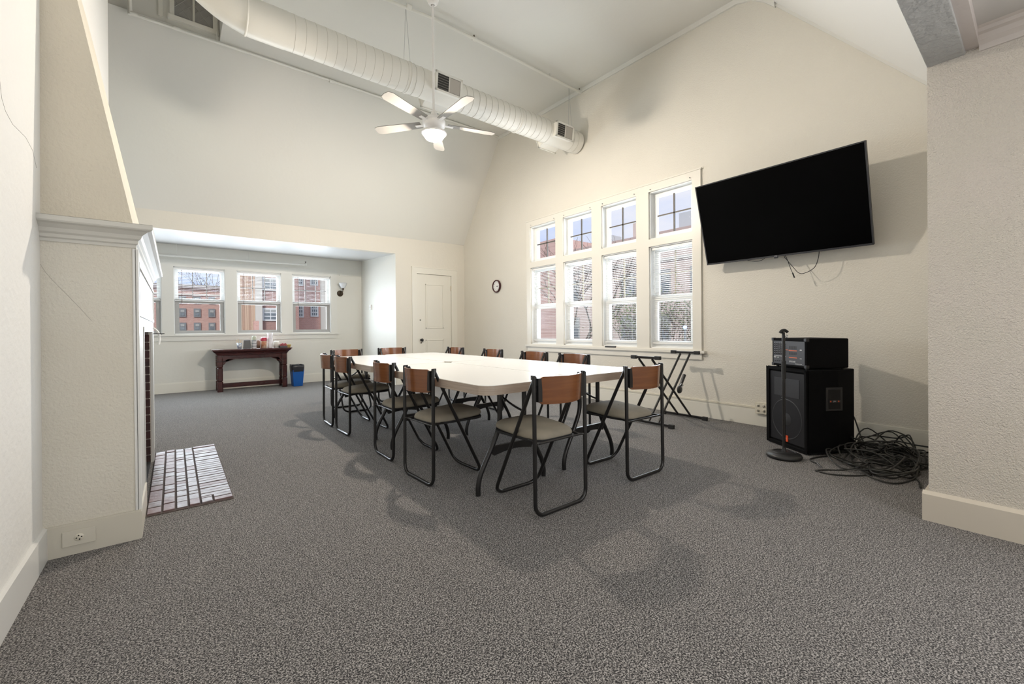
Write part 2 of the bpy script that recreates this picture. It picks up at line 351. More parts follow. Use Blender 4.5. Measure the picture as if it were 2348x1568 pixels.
# ------------------------------------------------------------------ windows
def pane(parent, x0, x1, y, z0, z1, axis):
    mb = MB()
    if axis == 'x': mb.box(y, y + .003, x0, x1, z0, z1)
    else: mb.box(x0, x1, y, y + .003, z0, z1)
    return mb.build('pane', glass_m, parent)
def bars(mb, axis, d0, d1, a0, a1, z0, z1):
    if axis == 'x': mb.box(d0, d1, a0, a1, z0, z1)
    else: mb.box(a0, a1, d0, d1, z0, z1)
def sash(name, parent, axis, d, th, a0, a1, z0, z1, fr, cols, rows, mun=.014, bottom=None, mmat=None):
    """d = inner face, th thickness"""
    fb = bottom or fr; mb = MB()
    bars(mb, axis, d, d + th, a0, a0 + fr, z0, z1); bars(mb, axis, d, d + th, a1 - fr, a1, z0, z1)
    bars(mb, axis, d, d + th, a0 + fr, a1 - fr, z0, z0 + fb); bars(mb, axis, d, d + th, a0 + fr, a1 - fr, z1 - fr, z1)
    s = mb.build(name, sash_m, parent)
    A = [a0 + fr + (a1 - a0 - 2 * fr) * i / cols for i in range(cols + 1)]; Z = [z0 + fb + (z1 - z0 - fr - fb) * i / rows for i in range(rows + 1)]
    for a in A[1:-1]: m2 = MB(); bars(m2, axis, d + .006, d + th - .006, a - mun / 2, a + mun / 2, Z[0], Z[-1]); m2.build('muntin', mmat or muntin_m, s)
    for z in Z[1:-1]: m2 = MB(); bars(m2, axis, d + .006, d + th - .006, A[0], A[-1], z - mun / 2, z + mun / 2); m2.build('muntin', mmat or muntin_m, s)
    for i in range(cols):
        for j in range(rows): pane(s, A[i], A[i + 1], d + th / 2, Z[j], Z[j + 1], axis)
    return s
def liner(mb, axis, d0, d1, a0, a1, z0, z1, t=.012):
    bars(mb, axis, d0, d1, a0, a0 + t, z0, z1); bars(mb, axis, d0, d1, a1 - t, a1, z0, z1); bars(mb, axis, d0, d1, a0, a1, z1 - t, z1); bars(mb, axis, d0, d1, a0, a1, z0, z0 + t)
def knobs(parent, pts):
    for p in pts:
        M = Matrix.Rotation(R(-90), 4, 'Y')
        MB().lathe([(0, .016), (.005, .015), (.007, .010), (.003, .006), (.003, 0)], p, 8, M).build('curtain_hook', chrome, parent)
for i, (a, b) in enumerate(TW):
    w = thing('window_%d' % (i + 1), kind='structure')
    mb = MB(); liner(mb, 'x', RX, RX + .13, a, b, .75, 1.99); liner(mb, 'x', RX, RX + .13, a, b, 2.08, 2.66)
    mb.build('window_frame', sash_m, w)
    sash('transom_sash', w, 'x', RX + .075, .03, a + .012, b - .012, 2.092, 2.648, .05, 2, 2, .016)
    sash('upper_sash', w, 'x', RX + .095, .03, a + .012, b - .012, 1.34, 1.978, .055, 2, 2, .016, mmat=mat('muntin_olive', (.30, .26, .17), .5))
    sash('lower_sash', w, 'x', RX + .06, .03, a + .012, b - .012, .762, 1.37, .055, 1, 1, bottom=.075)
    knobs(w, [(RX - .022, a + .02, 2.685), (RX - .022, b - .03, 2.685)])
# casing round the whole group of tall windows
mb = MB()
wall_grid(mb, 'x', RX - .022, RX, 2.37, 5.34, .72, 2.75, holes)
mb.box(RX - .03, RX, 2.36, 5.35, 2.75, 2.765).box(RX - .045, RX, 2.33, 5.37, .705, .735).box(RX - .02, RX, 2.37, 5.33, .635, .705)
mb.build('trim_7', mat('casing_paint', (.73, .705, .64), .35), kind='structure')
for i, (a, b) in enumerate(BW):
    w = thing('window_%d' % (i + 5), kind='structure')
    mb = MB(); liner(mb, 'y', AY, AY + .13, a, b, .955, 2.065); mb.build('window_frame', sash_m, w)
    sash('upper_sash', w, 'y', AY + .09, .03, a + .012, b - .012, 1.50, 2.053, .05, 3, 2, .012)
    ls_ = sash('lower_sash', w, 'y', AY + .055, .03, a + .012, b - .012, .967, 1.53, .06, 1, 1, bottom=.05)
    ls_.data.materials[0] = mat('backlit_sash', (.40, .40, .39), .4)  # lower sash darkened: its backlit shade is put into the colour
mb = MB(); wall_grid(mb, 'y', AY - .018, AY, -1.0, 2.565, .93, 2.18, [(a, b, .955, 2.065) for a, b in BW])
mb.box(-1.03, 2.585, AY - .045, AY, .925, .950).box(-1.0, 2.555, AY - .018, AY, .845, .925).box(-1.0, 2.565, AY - .026, AY, 2.18, 2.192)
mb.build('trim_8', mat('alcove_casing', (.71, .705, .66), .35), kind='structure')

# venetian blinds: every slat a part
slat_m = mat('blind_slat', (.86, .86, .85), .4)
def slat_mesh(axis, L, w=.023):
    mb = MB(); pr = []
    for k in range(5):
        t = -1 + k / 2; pr.append((t * w / 2, .0015 * (1 - t * t)))
    lo = [(p[0], p[1] - .0006) for p in pr[::-1]]
    if axis == 'x': mb.prism([(p[0], p[1]) for p in pr + lo], 'y', -L / 2, L / 2)
    else: mb.prism([(p[0], p[1]) for p in pr + lo], 'x', -L / 2, L / 2)
    return mb
def blind(axis, d, a0, a1, ztop, zbot, pitch, label, stack=0, tilt=8):
    c = (a0 + a1) / 2; L = a1 - a0
    t = thing('venetian_blind', label, 'blind', (d, c, zbot) if axis == 'x' else (c, d, zbot), group='window blinds')
    H = ztop - zbot
    def bx(name, w, z0, z1, m=slat_m, l0=-L / 2, l1=L / 2):
        mb = MB(); mb.box(-w / 2, w / 2, l0, l1, z0, z1) if axis == 'x' else mb.box(l0, l1, -w / 2, w / 2, z0, z1); return mb.build(name, m, t)
    bx('head_rail', .027, H - .028, H); bx('bottom_rail', .024, 0, .014)
    z = .016; src = None
    def put(z, tl):
        nonlocal src
        r = (0, R(tl), 0) if axis == 'x' else (R(tl), 0, 0)
        if src is None: src = slat_mesh(axis, L - .01).build('slat', slat_m, t, loc=(0, 0, z), rot=r)
        else: inst(src, t, (0, 0, z), r)
    for k in range(stack): put(z, 0); z += .0032
    z += pitch * .6
    while z < H - .03: put(z, tilt); z += pitch
    for q in (-.32, .32):
        for e in (-.011, .011):
            p = (e, q * L, 0) if axis == 'x' else (q * L, e, 0); mb = MB(); mb.tube([(p[0], p[1], .01), (p[0], p[1], H - .02)], .0006, 4); mb.build('ladder_cord', slat_m, t)
    wl = min(.62, H * .95) if axis == 'y' else .5
    p = (-.02, L * .42, 0) if axis == 'x' else (-L * .36, -.02, 0)
    wm = mat('wand_brown', (.10, .04, .02), .4) if axis == 'y' else white_pl
    MB().tube([(p[0], p[1], H - .03), (p[0], p[1], H - .03 - wl)], [.003, .003], 6).tube([(p[0], p[1], H - .03 - wl), (p[0], p[1], H - .06 - wl)], [.003, .006], 6).build('wand', wm, t)
    return t
names = ['farthest from the television', 'second from the back corner', 'third from the back corner', 'next to the television']
for (a, b), nm in zip(TW, names): blind('x', RX + .035, a + .018, b - .018, 1.975, .80, .0235, 'lowered white venetian blind in the tall window ' + nm, 0, 4)
for (a, b), nm in zip(BW, ['beside the fireplace', 'over the left end of the wooden side table', 'above the cups on the side table', 'beside the glass wall lamp']):
    blind('y', AY + .035, a + .016, b - .016, 2.05, 1.505, .025, 'half-raised white venetian blind in alcove window ' + nm, 6, 5)

# leaded clerestory window
w = thing('window_9', kind='structure')
mb = MB(); bars(mb, 'y', 6.08, 6.11, 0.0, .04, 4.55, 5.19); bars(mb, 'y', 6.08, 6.11, .395, .44, 4.55, 5.19); bars(mb, 'y', 6.07, 6.11, -.02, .45, 4.50, 4.55)
bars(mb, 'y', 6.085, 6.11, .205, .225, 4.55, 5.19); bars(mb, 'y', 6.095, 6.11, -.10, -.06, 4.50, 5.19); mb.build('window_frame', trim_m, w)
MB().box(.04, .205, 6.104, 6.107, 4.55, 5.19).build('pane', mat('leaded_glass_grey', (.34, .33, .31), .3), w)
MB().box(.225, .395, 6.104, 6.107, 4.55, 5.19).build('pane', MATS['leaded_glass_grey'], w)
mb = MB()
for xa, xb in ((.04, .205), (.225, .395)):
    for k in range(-3, 12):
        for sgn in (1, -1):
            z0 = 4.55 + k * .11; p = [(xa, z0 if sgn > 0 else z0 + .20), (xb, z0 + .20 if sgn > 0 else z0)]
            if min(p[0][1], p[1][1]) < 4.55 or max(p[0][1], p[1][1]) > 5.19: continue
            mb.tube([(p[0][0], 6.102, p[0][1]), (p[1][0], 6.102, p[1][1])], .004, 4)
mb.build('lead_came', mat('lead_came', (.42, .41, .39), .5), w, kind='stuff')

# ------------------------------------------------------------------ door
d = thing('door_1', kind='structure')
mb = MB(); mb.box(3.565, 4.295, BY + .008, BY + .045, .01, 2.045)
mb.build('door_leaf', trim_m, d)
mb = MB()
for (x0, x1, z0, z1) in ((3.74, 4.12, 1.02, 1.86), (3.74, 4.12, .18, .80)):
    for q in ((x0, x1, z0, z0 + .014), (x0, x1, z1 - .014, z1), (x0, x0 + .014, z0, z1), (x1 - .014, x1, z0, z1)): mb.box(q[0], q[1], BY - .002, BY + .01, q[2], q[3])
    MB().box(x0 + .03, x1 - .03, BY + .003, BY + .01, z0 + .03, z1 - .03).build('door_panel', trim_m, d, bevel=.002)
mb.build('panel_moulding', trim_m, d)
M = Matrix.Rotation(R(90), 4, 'X')
MB().lathe([(.0, .062), (.022, .058), (.030, .045), (.022, .03), (.009, .024), (.009, .006), (.024, .004), (.024, 0)], (3.645, BY + .008, .80), 16, M).build('door_knob', blackpl, d)
MB().box(3.632, 3.652, BY + .002, BY + .008, .735, .765).build('keyhole_cover', brass, d, bevel=.002)
MB().lathe([(0, .012), (.012, .010), (.014, 0)], (3.63, BY + .008, 1.18), 12, M).build('lock_cylinder', chrome, d)
for z in (1.80, .3): MB().box(4.285, 4.31, BY - .006, BY + .01, z - .04, z + .05).build('hinge', mat('painted_hinge', (.55, .49, .40), .4), d)
MB().box(3.46, 3.56, BY - .018, BY, 0, 2.05).box(4.30, 4.42, BY - .018, BY, 0, 2.05).box(3.46, 4.42, BY - .018, BY, 2.05, 2.16).box(3.45, 4.43, BY - .026, BY, 2.16, 2.175).build('trim_9', trim_m, kind='structure')
MB().box(3.5, 4.4, BY + .10, BY + .13, 0, 2.1).build('door_backing', dark_m, d)

# ------------------------------------------------------------------ fireplace
fp = thing('fireplace', 'plastered fireplace with tapering chimney hood, white mantel shelf and dark brick opening', 'fireplace', (-.30, 3.78, 0))
FX, FY = -.30, 3.78
def L(mbx):  # shift world-built mesh to local
    mbx.v = [(a - FX, b - FY, c) for a, b, c in mbx.v]; return mbx
y0, y1 = 2.74, 4.82; xf = -.145; oy0, oy1, oz = 3.28, 4.27, 1.0
L(MB().box(LX, xf, y0, oy0, 0, 1.44).box(LX, xf, oy1, y1, 0, 1.44).box(LX, xf, oy0, oy1, oz + .05, 1.44)).build('chimney_breast', plaster_side, fp)
L(MB().hexa([(LX, y0 + .01, 1.52), (-.15, y0 + .01, 1.52), (-.15, y1 - .01, 1.52), (LX, y1 - .01, 1.52), (LX, y0 + .05, 3.1), (-.436, y0 + .05, 3.1), (-.436, y1 - .75, 3.1), (LX, y1 - .75, 3.1)])).build('chimney_hood', mat('hood_plaster', (.65, .60, .50), .6, bump=(75, .5, .009), vary=(2, (.62, .57, .475), 3)), fp)
# mantel crown: profile swept round the breast (offset outward, z)
prof = [(.0, 1.405), (.006, 1.405), (.006, 1.418), (.014, 1.424), (.014, 1.438), (.024, 1.446), (.030, 1.462), (.050, 1.478), (.066, 1.484), (.070, 1.490), (.070, 1.510), (.0, 1.512)]
mb = MB(); vs = []; n = len(prof)
for o_, z in prof:
    vs += [(LX, y0 - o_, z), (xf + o_ * 1.0, y0 - o_, z), (xf + o_ * 1.0, y1 + o_, z), (LX, y1 + o_, z)]
fs = [(i * 4 + k, i * 4 + k + 1, (i + 1) * 4 + k + 1, (i + 1) * 4 + k) for i in range(n - 1) for k in range(3)]
mb.add(vs, fs); mb.add([(LX, y0 - .07, 1.511), (xf + .07, y0 - .07, 1.511), (xf + .07, y1 + .07, 1.511), (LX, y1 + .07, 1.511)], [(0, 1, 2, 3)])
L(mb).build('mantel_shelf', mat('mantel_paint', (.58, .57, .53), .5, bump=(10, .15, .004)), fp)
mw = mat('surround_paint', (.56, .56, .54), .45)
L(MB().box(xf, xf + .006, y0 + .005, oy0, .13, 1.405).box(xf, xf + .006, oy1, y1 - .005, .0, 1.405).box(xf, xf + .006, oy0, oy1, oz, 1.405)).build('surround_panel', mw, fp)
L(MB().box(xf + .006, xf + .013, y0 + .09, y1 - .09, 1.33, 1.35).box(xf + .006, xf + .013, y0 + .09, y1 - .09, 1.08, 1.10).box(xf + .006, xf + .013, y0 + .09, y0 + .11, 1.10, 1.33).box(xf + .006, xf + .013, y1 - .11, y1 - .09, 1.10, 1.33)).build('panel_moulding', mw, fp)
L(MB().box(xf + .006, xf + .010, oy0 - .05, oy0, 0, oz).box(xf + .006, xf + .016, oy1 + .01, oy1 + .09, 0, oz).box(xf + .006, xf + .012, oy0 - .05, oy1 + .09, oz, oz + .03)).build('opening_moulding', mw, fp)
L(MB().box(LX, xf, y0 - .012, y0, 0, .132).prism([(LX, .132), (xf + .012, .132), (xf + .012, .140), (LX, .140)], 'y', y0 - .008, y0 - .0005).box(xf, xf + .014, y0 - .012, oy0 - .05, 0, .132)).build('baseboard', mat('chimney_baseboard', (.60, .57, .49), .4, bump=(8, .3, .003)), fp)
L(MB().tube([(xf - .004, y0 - .003, .14), (xf - .004, y0 - .003, 1.40)], .006, 6).box(xf + .004, xf + .014, y0 - .006, y0 + .03, .14, 1.40)).build('corner_bead', trim_w, fp)
L(MB().box(LX + .01, xf - .005, oy0, oy1, 0, .01).box(LX, LX + .012, oy0, oy1, 0, 1.05).box(LX, xf, oy0, oy1, 1.0, 1.05)).build('firebox_lining', dark_m, fp)
jb = mat('dark_glazed_brick', (.060, .018, .016), .6, bump=(40, .5, .004), vary=(7, (.035, .014, .013), 2))
src = None
for side, yy in ((-1, oy0), (1, oy1)):
    for k in range(16):
        z = .003 + k * .0615; off = 0 if k % 2 else .05
        for (xa, xb) in ((-.40 - off, -.285 - off * .5), (-.275 - off * .5, xf - .004)):
            ya, yb = (yy, yy + .012) if side < 0 else (yy - .012, yy)
            L(MB().box(max(xa, LX + .012), xb, ya, yb, z, z + .053)).build('brick', jb, fp)
L(MB().box(LX, xf - .008, oy0, oy0 + .006, 0, oz).box(LX, xf - .008, oy1 - .006, oy1, 0, oz)).build('mortar', mat('pale_mortar', (.30, .25, .22), .9), fp)
# little damper chain hook at the far edge of the opening
L(smoothmb := MB().tube(smooth_path([(xf + .02, 4.34, 1.03), (xf + .045, 4.36, 1.00), (xf + .055, 4.37, .95), (xf + .05, 4.37, .90)], 4), .008, 6)).build('damper_handle', white_pl, fp)
L(MB().tube([(xf + .01, 4.33, .985), (xf + .085, 4.36, .985)], .003, 6)).build('damper_rod', black_m, fp)

crk = mat('hairline_crack', (.25, .23, .20), .9)
wl_ = bpy.data.objects['wall_left']
MB().tube([(-.4532, 2.202, 1.862), (-.4534, 2.223, 1.805), (-.4535, 2.265, 1.777), (-.4535, 2.346, 1.763), (-.4535, 2.523, 1.778), (-.4535, 2.628, 1.761), (-.4537, 2.69, 1.707)], .0007, 4).build('crack', crk, wl_)
L(MB().tube([(-.455, y0 - .0003, 1.301), (-.439, y0 - .0003, 1.265), (-.419, y0 - .0003, 1.233), (-.379, y0 - .0003, 1.177), (-.332, y0 - .0003, 1.108), (-.297, y0 - .0003, 1.054)], .0006, 4)).build('crack', crk, fp)

# hearth bricks set flush in the carpet
hb = brick_hearth = mat('hearth_brick', (.235, .205, .215), .45, bump=(26, .7, .006), vary=(16, (.14, .10, .10), 4), spec=.5)
hb2 = mat('hearth_brick_red', (.19, .13, .13), .5, bump=(26, .7, .006), vary=(14, (.17, .10, .10), 4), spec=.6)
hearth = thing('hearth', 'flat hearth of worn purple-grey bricks set into the carpet before the fireplace', 'hearth', (.07, 3.78, 0))
MB().box(-.20, .20, -.765, .765, 0, .004).build('mortar_bed', mat('hearth_mortar', (.085, .065, .06), .9), hearth)
rnd = random.Random(3)
def hbrick(x0, x1, y0, y1):
    g = .0048; h = .010 + rnd.uniform(-.0015, .002)
    mb = MB().box(x0 + g - .07, x1 - g - .07, y0 + g - 3.78, y1 - g - 3.78, 0, h)
    o = mb.build('brick', hb2 if rnd.random() < (.55 if x0 < -.06 else .12) else hb, hearth, bevel=.002); o.rotation_euler = (rnd.uniform(-.004, .004), rnd.uniform(-.004, .004), 0)
cols = [(-.13, -.062), (-.062, -.002), (-.002, .056), (.056, .112)]
for ci, (xa, xb) in enumerate(cols):
    y = 3.03
    while y < 4.52:
        h = rnd.choice((.105, .11, .10, .06)) if y > 3.1 else (.10, .12, .11, .105)[ci]
        yb = min(y + h, 4.545)
        if 4.545 - yb < .04: yb = 4.545
        hbrick(xa, xb, y, yb); y = yb
y = 3.03; k = 0
while y < 4.54:
    yb = min(y + (.058 if k % 2 == 0 else .054), 4.545)
    if k == 0: hbrick(.112, .172, y, yb + .026); hbrick(.172, .27, y, yb)
    elif k == 1: hbrick(.172, .27, y, yb); y += .026; hbrick(.112, .172, y, yb)
    else: hbrick(.112, .27, y, yb)
    y = yb; k += 1

# outlet plate on the chimney baseboard
op = thing('outlet_plate', 'cream horizontal socket plate with four round holes on the fireplace baseboard', 'outlet', (-.345, 2.726, .075))
MB().box(-.054, .054, -.004, .001, -.034, .034).build('plate', mat('cream_plate', (.62, .59, .51), .35), op, bevel=.0015)
MB().lathe([(0, .0065), (.015, .006), (.017, .004), (.017, 0)], (0, 0, 0), 20, Matrix.Rotation(R(90), 4, 'X')).build('socket_face', mat('cream_socket', (.68, .64, .54), .4), op)
for q in range(4):
    aa = R(45 * 0 + 90 * q + 10); MB().cyl((.0085 * math.cos(aa), -.0062, .0085 * math.sin(aa)), (.0085 * math.cos(aa), -.0075, .0085 * math.sin(aa)), .0028, 8).build('hole', dark_m, op)

# ------------------------------------------------------------------ tables
def table_leg_frame(root, yl, facing):
    f = thing('leg_frame'); f.parent = root; f.location = (0, yl, 0)
    for s_ in (-1, 1):
        p = smooth_path([(s_ * .10, 0, .632), (s_ * .10, 0, .52), (s_ * .105, 0, .40), (s_ * .16, 0, .28), (s_ * .24, 0, .14), (s_ * .265, 0, .06), (s_ * .265, 0, .004)], 5)
        MB().tube(p, .0155, 10).build('leg', black_m, f)
    # arched plate joining the legs
    top = [(x, .285 + .0 * abs(x)) for x in (-.155, .155)]
    poly = [(-.165, .262)] + [(-.15 + .3 * i / 8, .222 + .018 * math.sin(PI * i / 8)) for i in range(9)] + [(.165, .262), (.158, .278), (-.158, .278)]
    MB().prism(poly, 'y', -.010, .010).build('crossbar', black_m, f)
    MB().tube([(-.10, 0, .628), (.10, 0, .628)], .011, 8).build('hinge_bar', black_m, f)
    for s_ in (-1, 1): MB().tube(smooth_path([(s_ * .10, 0, .46), (s_ * .07, facing * .10, .50), (s_ * .02, facing * .30, .615)], 4), .007, 6).build('brace', black_m, f)
    return f
def folding_table(cx, cy, Lh, label):
    t = thing('folding_table', label, 'table', (cx, cy, 0), group='folding tables pushed together')
    hw = .362
    MB().prism(rrect(-hw, hw, -Lh, Lh, .085, 7), 'z', .632, .6835).build('edge_band', edge_m, t)
    MB().prism(rrect(-hw + .003, hw - .003, -Lh + .003, Lh - .003, .083, 7), 'z', .6837, .686).build('tabletop', lam_m, t)
    table_leg_frame(t, -Lh + .22, 1); table_leg_frame(t, Lh - .17, -1)
    return t
folding_table(1.678, 2.722, .832, 'cream-topped folding table with its rounded corner at the near left of the group')
folding_table(2.406, 2.722, .832, 'cream-topped folding table at the near end, on the side of the tall windows')
folding_table(1.690, 4.385, .822, 'cream-topped folding table at the far left of the group, toward the alcove')
folding_table(2.418, 4.385, .822, 'cream-topped folding table at the far right of the group, toward the panelled door')

# ------------------------------------------------------------------ folding chairs
def make_chair(label):
    c = thing('folding_chair', label, 'chair', group='folding chairs round the white tables')
    w = .195; t = .0115
    def uframe(w, ytop, ztop, ybot, rr, r_):
        # path down one side, round the floor loop, up the other (in the slanted plane)
        n = Vector((0, ybot - ytop, .0115 - ztop)); Ln = n.length; n.normalize()
        pts2 = [(-w, 0), (-w, Ln - rr)] + [(-w + rr - rr * math.cos(R(a)), Ln - rr + rr * math.sin(R(a))) for a in (18, 36, 54, 72, 90)] + [(w - rr + rr * math.sin(R(a)), Ln - rr + rr * math.cos(R(a))) for a in (0, 18, 36, 54, 72, 90)] + [(w, 0)]
        return [(x, ytop + n.y * s_, ztop + n.z * s_) for x, s_ in pts2]
    MB().tube(uframe(w, 0, .748, -.005, .06, t), t, 10).build('rear_frame', black_m, c)
    MB().tube(uframe(w - .024, .018, .742, .392, .07, t), t * .95, 10).build('front_frame', black_m, c)
    for s_ in (-1, 1): MB().box(s_ * (w - .002) - .004, s_ * (w - .002) + .004, -.008, .022, .728, .752).build('hinge_plate', black_m, c)
    # seat rail and cushion
    MB().tube(smooth_path([(-w + .006, .0, .388), (-w + .03, .012, .389), (-.15, .12, .395), (-.145, .34, .405), (-.11, .392, .407), (.11, .392, .407), (.145, .34, .405), (.15, .12, .395), (w - .03, .012, .389), (w - .006, .0, .388)], 4), .0065, 8).tube([(-w + .01, .004, .388), (w - .01, .004, .388)], .006, 8).build('seat_rail', black_m, c)
    mb = MB(); N = 36; rings = []
    def se(a, sx, sy, cy):
        ca, sa = math.cos(a), math.sin(a); e = .42
        yy = math.copysign(abs(sa) ** e, sa); xx = math.copysign(abs(ca) ** e, ca)
        return (xx * sx * (1 + .06 * yy), cy + yy * sy)
    for (k, z) in ((.0, -.012), (.96, -.012), (1.0, -.004), (1.0, .006), (.97, .019), (.88, .031), (.6, .040), (.25, .043), (0.02, .044)):
        rings.append([(lambda p: (p[0], p[1], .408 + z + (p[1] - .2) * .05))(se(2 * PI * i / N, .166 * max(k, .001), .205 * max(k, .001), .222)) for i in range(N)])
    vs = [v for r_ in rings for v in r_]
    mb.add(vs, [(i * N + k, i * N + (k + 1) % N, (i + 1) * N + (k + 1) % N, (i + 1) * N + k) for i in range(len(rings) - 1) for k in range(N)], True)
    mb.build('seat', seat_m, c)
    MB().prism([(p[0], p[1]) for p in [se(2 * PI * i / N, .167, .206, .222) for i in range(N)]], 'z', .384, .397).build('seat_pan', blackmat, c)
    # curved plywood backrest
    nx, nz = 14, 6; H0, H1 = .598, .746
    def bp_(x, z, off):
        u = x / .172; edge = max(0, abs(u) - .86) / .14
        zz = z + (-(edge ** 2) * .018 if z > .7 else (edge ** 2) * .018 if z < .64 else 0)
        y = -.066 * (1 - u * u) + .004 - off * 1.0 - (z - .67) * .06
        return (x, y, zz)
    F = [bp_(-.172 + .344 * i / nx, H0 + (H1 - H0) * j / nz, -.005) for j in range(nz + 1) for i in range(nx + 1)]
    B = [bp_(-.172 + .344 * i / nx, H0 + (H1 - H0) * j / nz, .005) for j in range(nz + 1) for i in range(nx + 1)]
    mb = MB(); S = nx + 1
    q = [(j * S + i, j * S + i + 1, (j + 1) * S + i + 1, (j + 1) * S + i) for j in range(nz) for i in range(nx)]
    mb.add(F, q, True); mb.add(B, [t_[::-1] for t_ in q], True)
    loop = [i for i in range(S)] + [j * S + nx for j in range(1, nz + 1)] + [nz * S + i for i in range(nx - 1, -1, -1)] + [j * S for j in range(nz - 1, 0, -1)]
    mb.add([F[i] for i in loop] + [B[i] for i in loop], [(k, (k + 1) % len(loop), (k + 1) % len(loop) + len(loop), k + len(loop)) for k in range(len(loop))])
    mb.build('backrest', ply_m, c)
    for s_ in (-1, 1): MB().box(-.015, .013, -.013, .008, .612, .737, Matrix.Translation((s_ * .163, -.004, 0))).box(-.012, .012, -.004, .004, .66, .70, Matrix.Translation((s_ * .178, 0, 0))).build('back_bracket', black_m, c)
    return c
chairs = [  # x, y, heading (0 faces +y)
    (1.665, 1.665, 0, 'folding chair at the near table end with its back to the viewer, left of two'),
    (2.465, 1.670, 0, 'folding chair at the near end of the tables, on the side of the keyboard stand'),
    (1.262, 2.585, -90, 'folding chair on the fireplace side of the tables, first from the near end'),
    (1.285, 3.235, -90, 'folding chair on the fireplace side of the tables, second from the near end'),
    (1.275, 4.235, -90, 'folding chair on the fireplace side, in front of the rearmost one there'),
    (1.275, 4.735, -90, 'folding chair on the fireplace side, rearmost and nearly hidden behind its neighbour'),
    (1.750, 5.640, 180, 'folding chair at the far end facing the viewer, in front of the alcove wall'),
    (2.390, 5.700, 180, 'folding chair at the far end facing the viewer, in front of the alcove corner'),
    (3.050, 5.080, 90, 'folding chair on the window side of the tables, below the panelled door'),
    (3.080, 4.240, 90, 'folding chair on the window side of the tables, below the wall clock'),
    (3.050, 3.440, 90, 'folding chair with bright orange back under the window farthest from the television'),
    (3.040, 2.850, 90, 'folding chair with bright orange back, last in the window row toward the keyboard stand')]
proto = make_chair('')
for i, (x, y, a, lb) in enumerate(chairs):
    o = proto if i == 0 else copy_tree(proto)
    o.location = (x, y, 0); o.rotation_euler = (0, 0, R(a + (0, -1.5, 2, -1, 1.5, -2, 1, -1, 1, -2, 2, -1)[i])); o['label'] = lb

# ------------------------------------------------------------------ keyboard stand
ks = thing('keyboard_stand', 'black double-braced folding keyboard stand standing empty by the windows', 'stand', (4.05, 2.46, 0))
cx, cyy = 4.05, 2.46
feet = [(-.23, .06, -.26, .26), (.37, .04, -.27, .27)]
for (x, yc, a, b), nm in zip(feet, (0, 1)):
    MB().box(x - .012, x + .012, yc + a + .03, yc + b - .03, .012, .036).build('foot_bar', black_m, ks, bevel=.003)
    for e in (a, b): s_ = 1 if e > 0 else -1; MB().box(x - .017, x + .017, yc + min(e, e - s_ * .055), yc + max(e, e - s_ * .055), 0, .040).build('end_cap', rubber, ks, bevel=.004)
tops = [(-.40, 0.0, -.165, .165, .715), (.34, 0.0, -.165, .165, .735)]
for (x, yc, a, b, z) in tops:
    MB().box(x - .012, x + .012, yc + a + .03, yc + b - .03, z - .024, z).build('support_bar', black_m, ks, bevel=.003)
    for e in (a, b): s_ = 1 if e > 0 else -1; MB().box(x - .017, x + .017, yc + min(e, e - s_ * .06), yc + max(e, e - s_ * .06), z - .030, z + .006).build('end_cap', rubber, ks, bevel=.004)
for k, (xa, xb, zt) in enumerate(((.37, -.40, .705), (-.23, .34, .725))):
    for dy in (-.075 + .02 * k, .075 - .02 * k):
        MB().tube([(xa, .03 + dy, .024), (xb, dy, zt - .02)], .0115, 8).build('leg', black_m, ks)
MB().lathe([(0, .02), (.035, .018), (.04, .008), (.04, 0), (.0, 0)], (.03, -.105, .355), 20, Matrix.Rotation(R(90), 4, 'X')).build('pivot_disc', blackpl, ks)
MB().tube([(.045, -.105, .37), (.13, -.11, .50)], [.014, .018], 8).build('release_handle', blackpl, ks)
MB().tube([(.03, -.13, .38), (.06, -.135, .40), (.03, -.135, .42), (.0, -.13, .40)], .004, 6).build('pull_ring', chrome, ks)

# ------------------------------------------------------------------ television
tv = thing('television', 'large black flat television tilted forward on its wall mount', 'television', (4.60, 1.545, 2.05))
P0 = Vector((4.450, 1.545, 1.655)); P1 = Vector((4.205, 1.545, 2.435)); upv = (P1 - P0); Ht = upv.length; upv.normalize()
yv = Vector((0, -1, 0)); nv = upv.cross(yv).normalized()
if nv.x > 0: nv = -nv
TM = Matrix((yv, upv, nv)).transposed().to_4x4(); TM.translation = P0 - Vector((4.60, 1.545, 2.05))   # local x to viewer's right, y up the panel, z out
w2 = .688; bz = .010
rx = lambda x: x + .012 * 0
MB().box(-w2, w2, 0, Ht, -.028, 0, TM).build('housing', mat('tv_back', (.012, .012, .013), .5), tv, bevel=.003)
MB().box(-w2, w2, 0, bz + .006, -.002, .006, TM).box(-w2, w2, Ht - bz, Ht, -.002, .006, TM).box(-w2, -w2 + bz, 0, Ht, -.002, .006, TM).box(w2 - bz, w2, 0, Ht, -.002, .006, TM).build('bezel', mat('tv_bezel', (.035, .036, .042), .28), tv)
MB().box(-w2 + bz, w2 - bz, bz + .006, Ht - bz, .0002, .0022, TM).build('screen', mat('tv_screen', (.0008, .0008, .001), .35, spec=.04), tv)
lg = text_mesh('logo', 'LG', .020, mat('logo_grey', (.5, .5, .52), .4), tv, (0, 0, 0), (0, 0, 0), .0005)
lg.matrix_local = TM @ Matrix.Translation((-.03, .0085, .0066))
MB().box(-.045, -.012, -.012, .002, -.004, .008, TM).build('sensor_bump', MATS['tv_bezel'], tv)
MB().box(-.15, 0, -.12, .12, -.10, .12).box(-.26, -.10, -.16, .16, .05, .10).build('wall_mount', blackmat, tv)
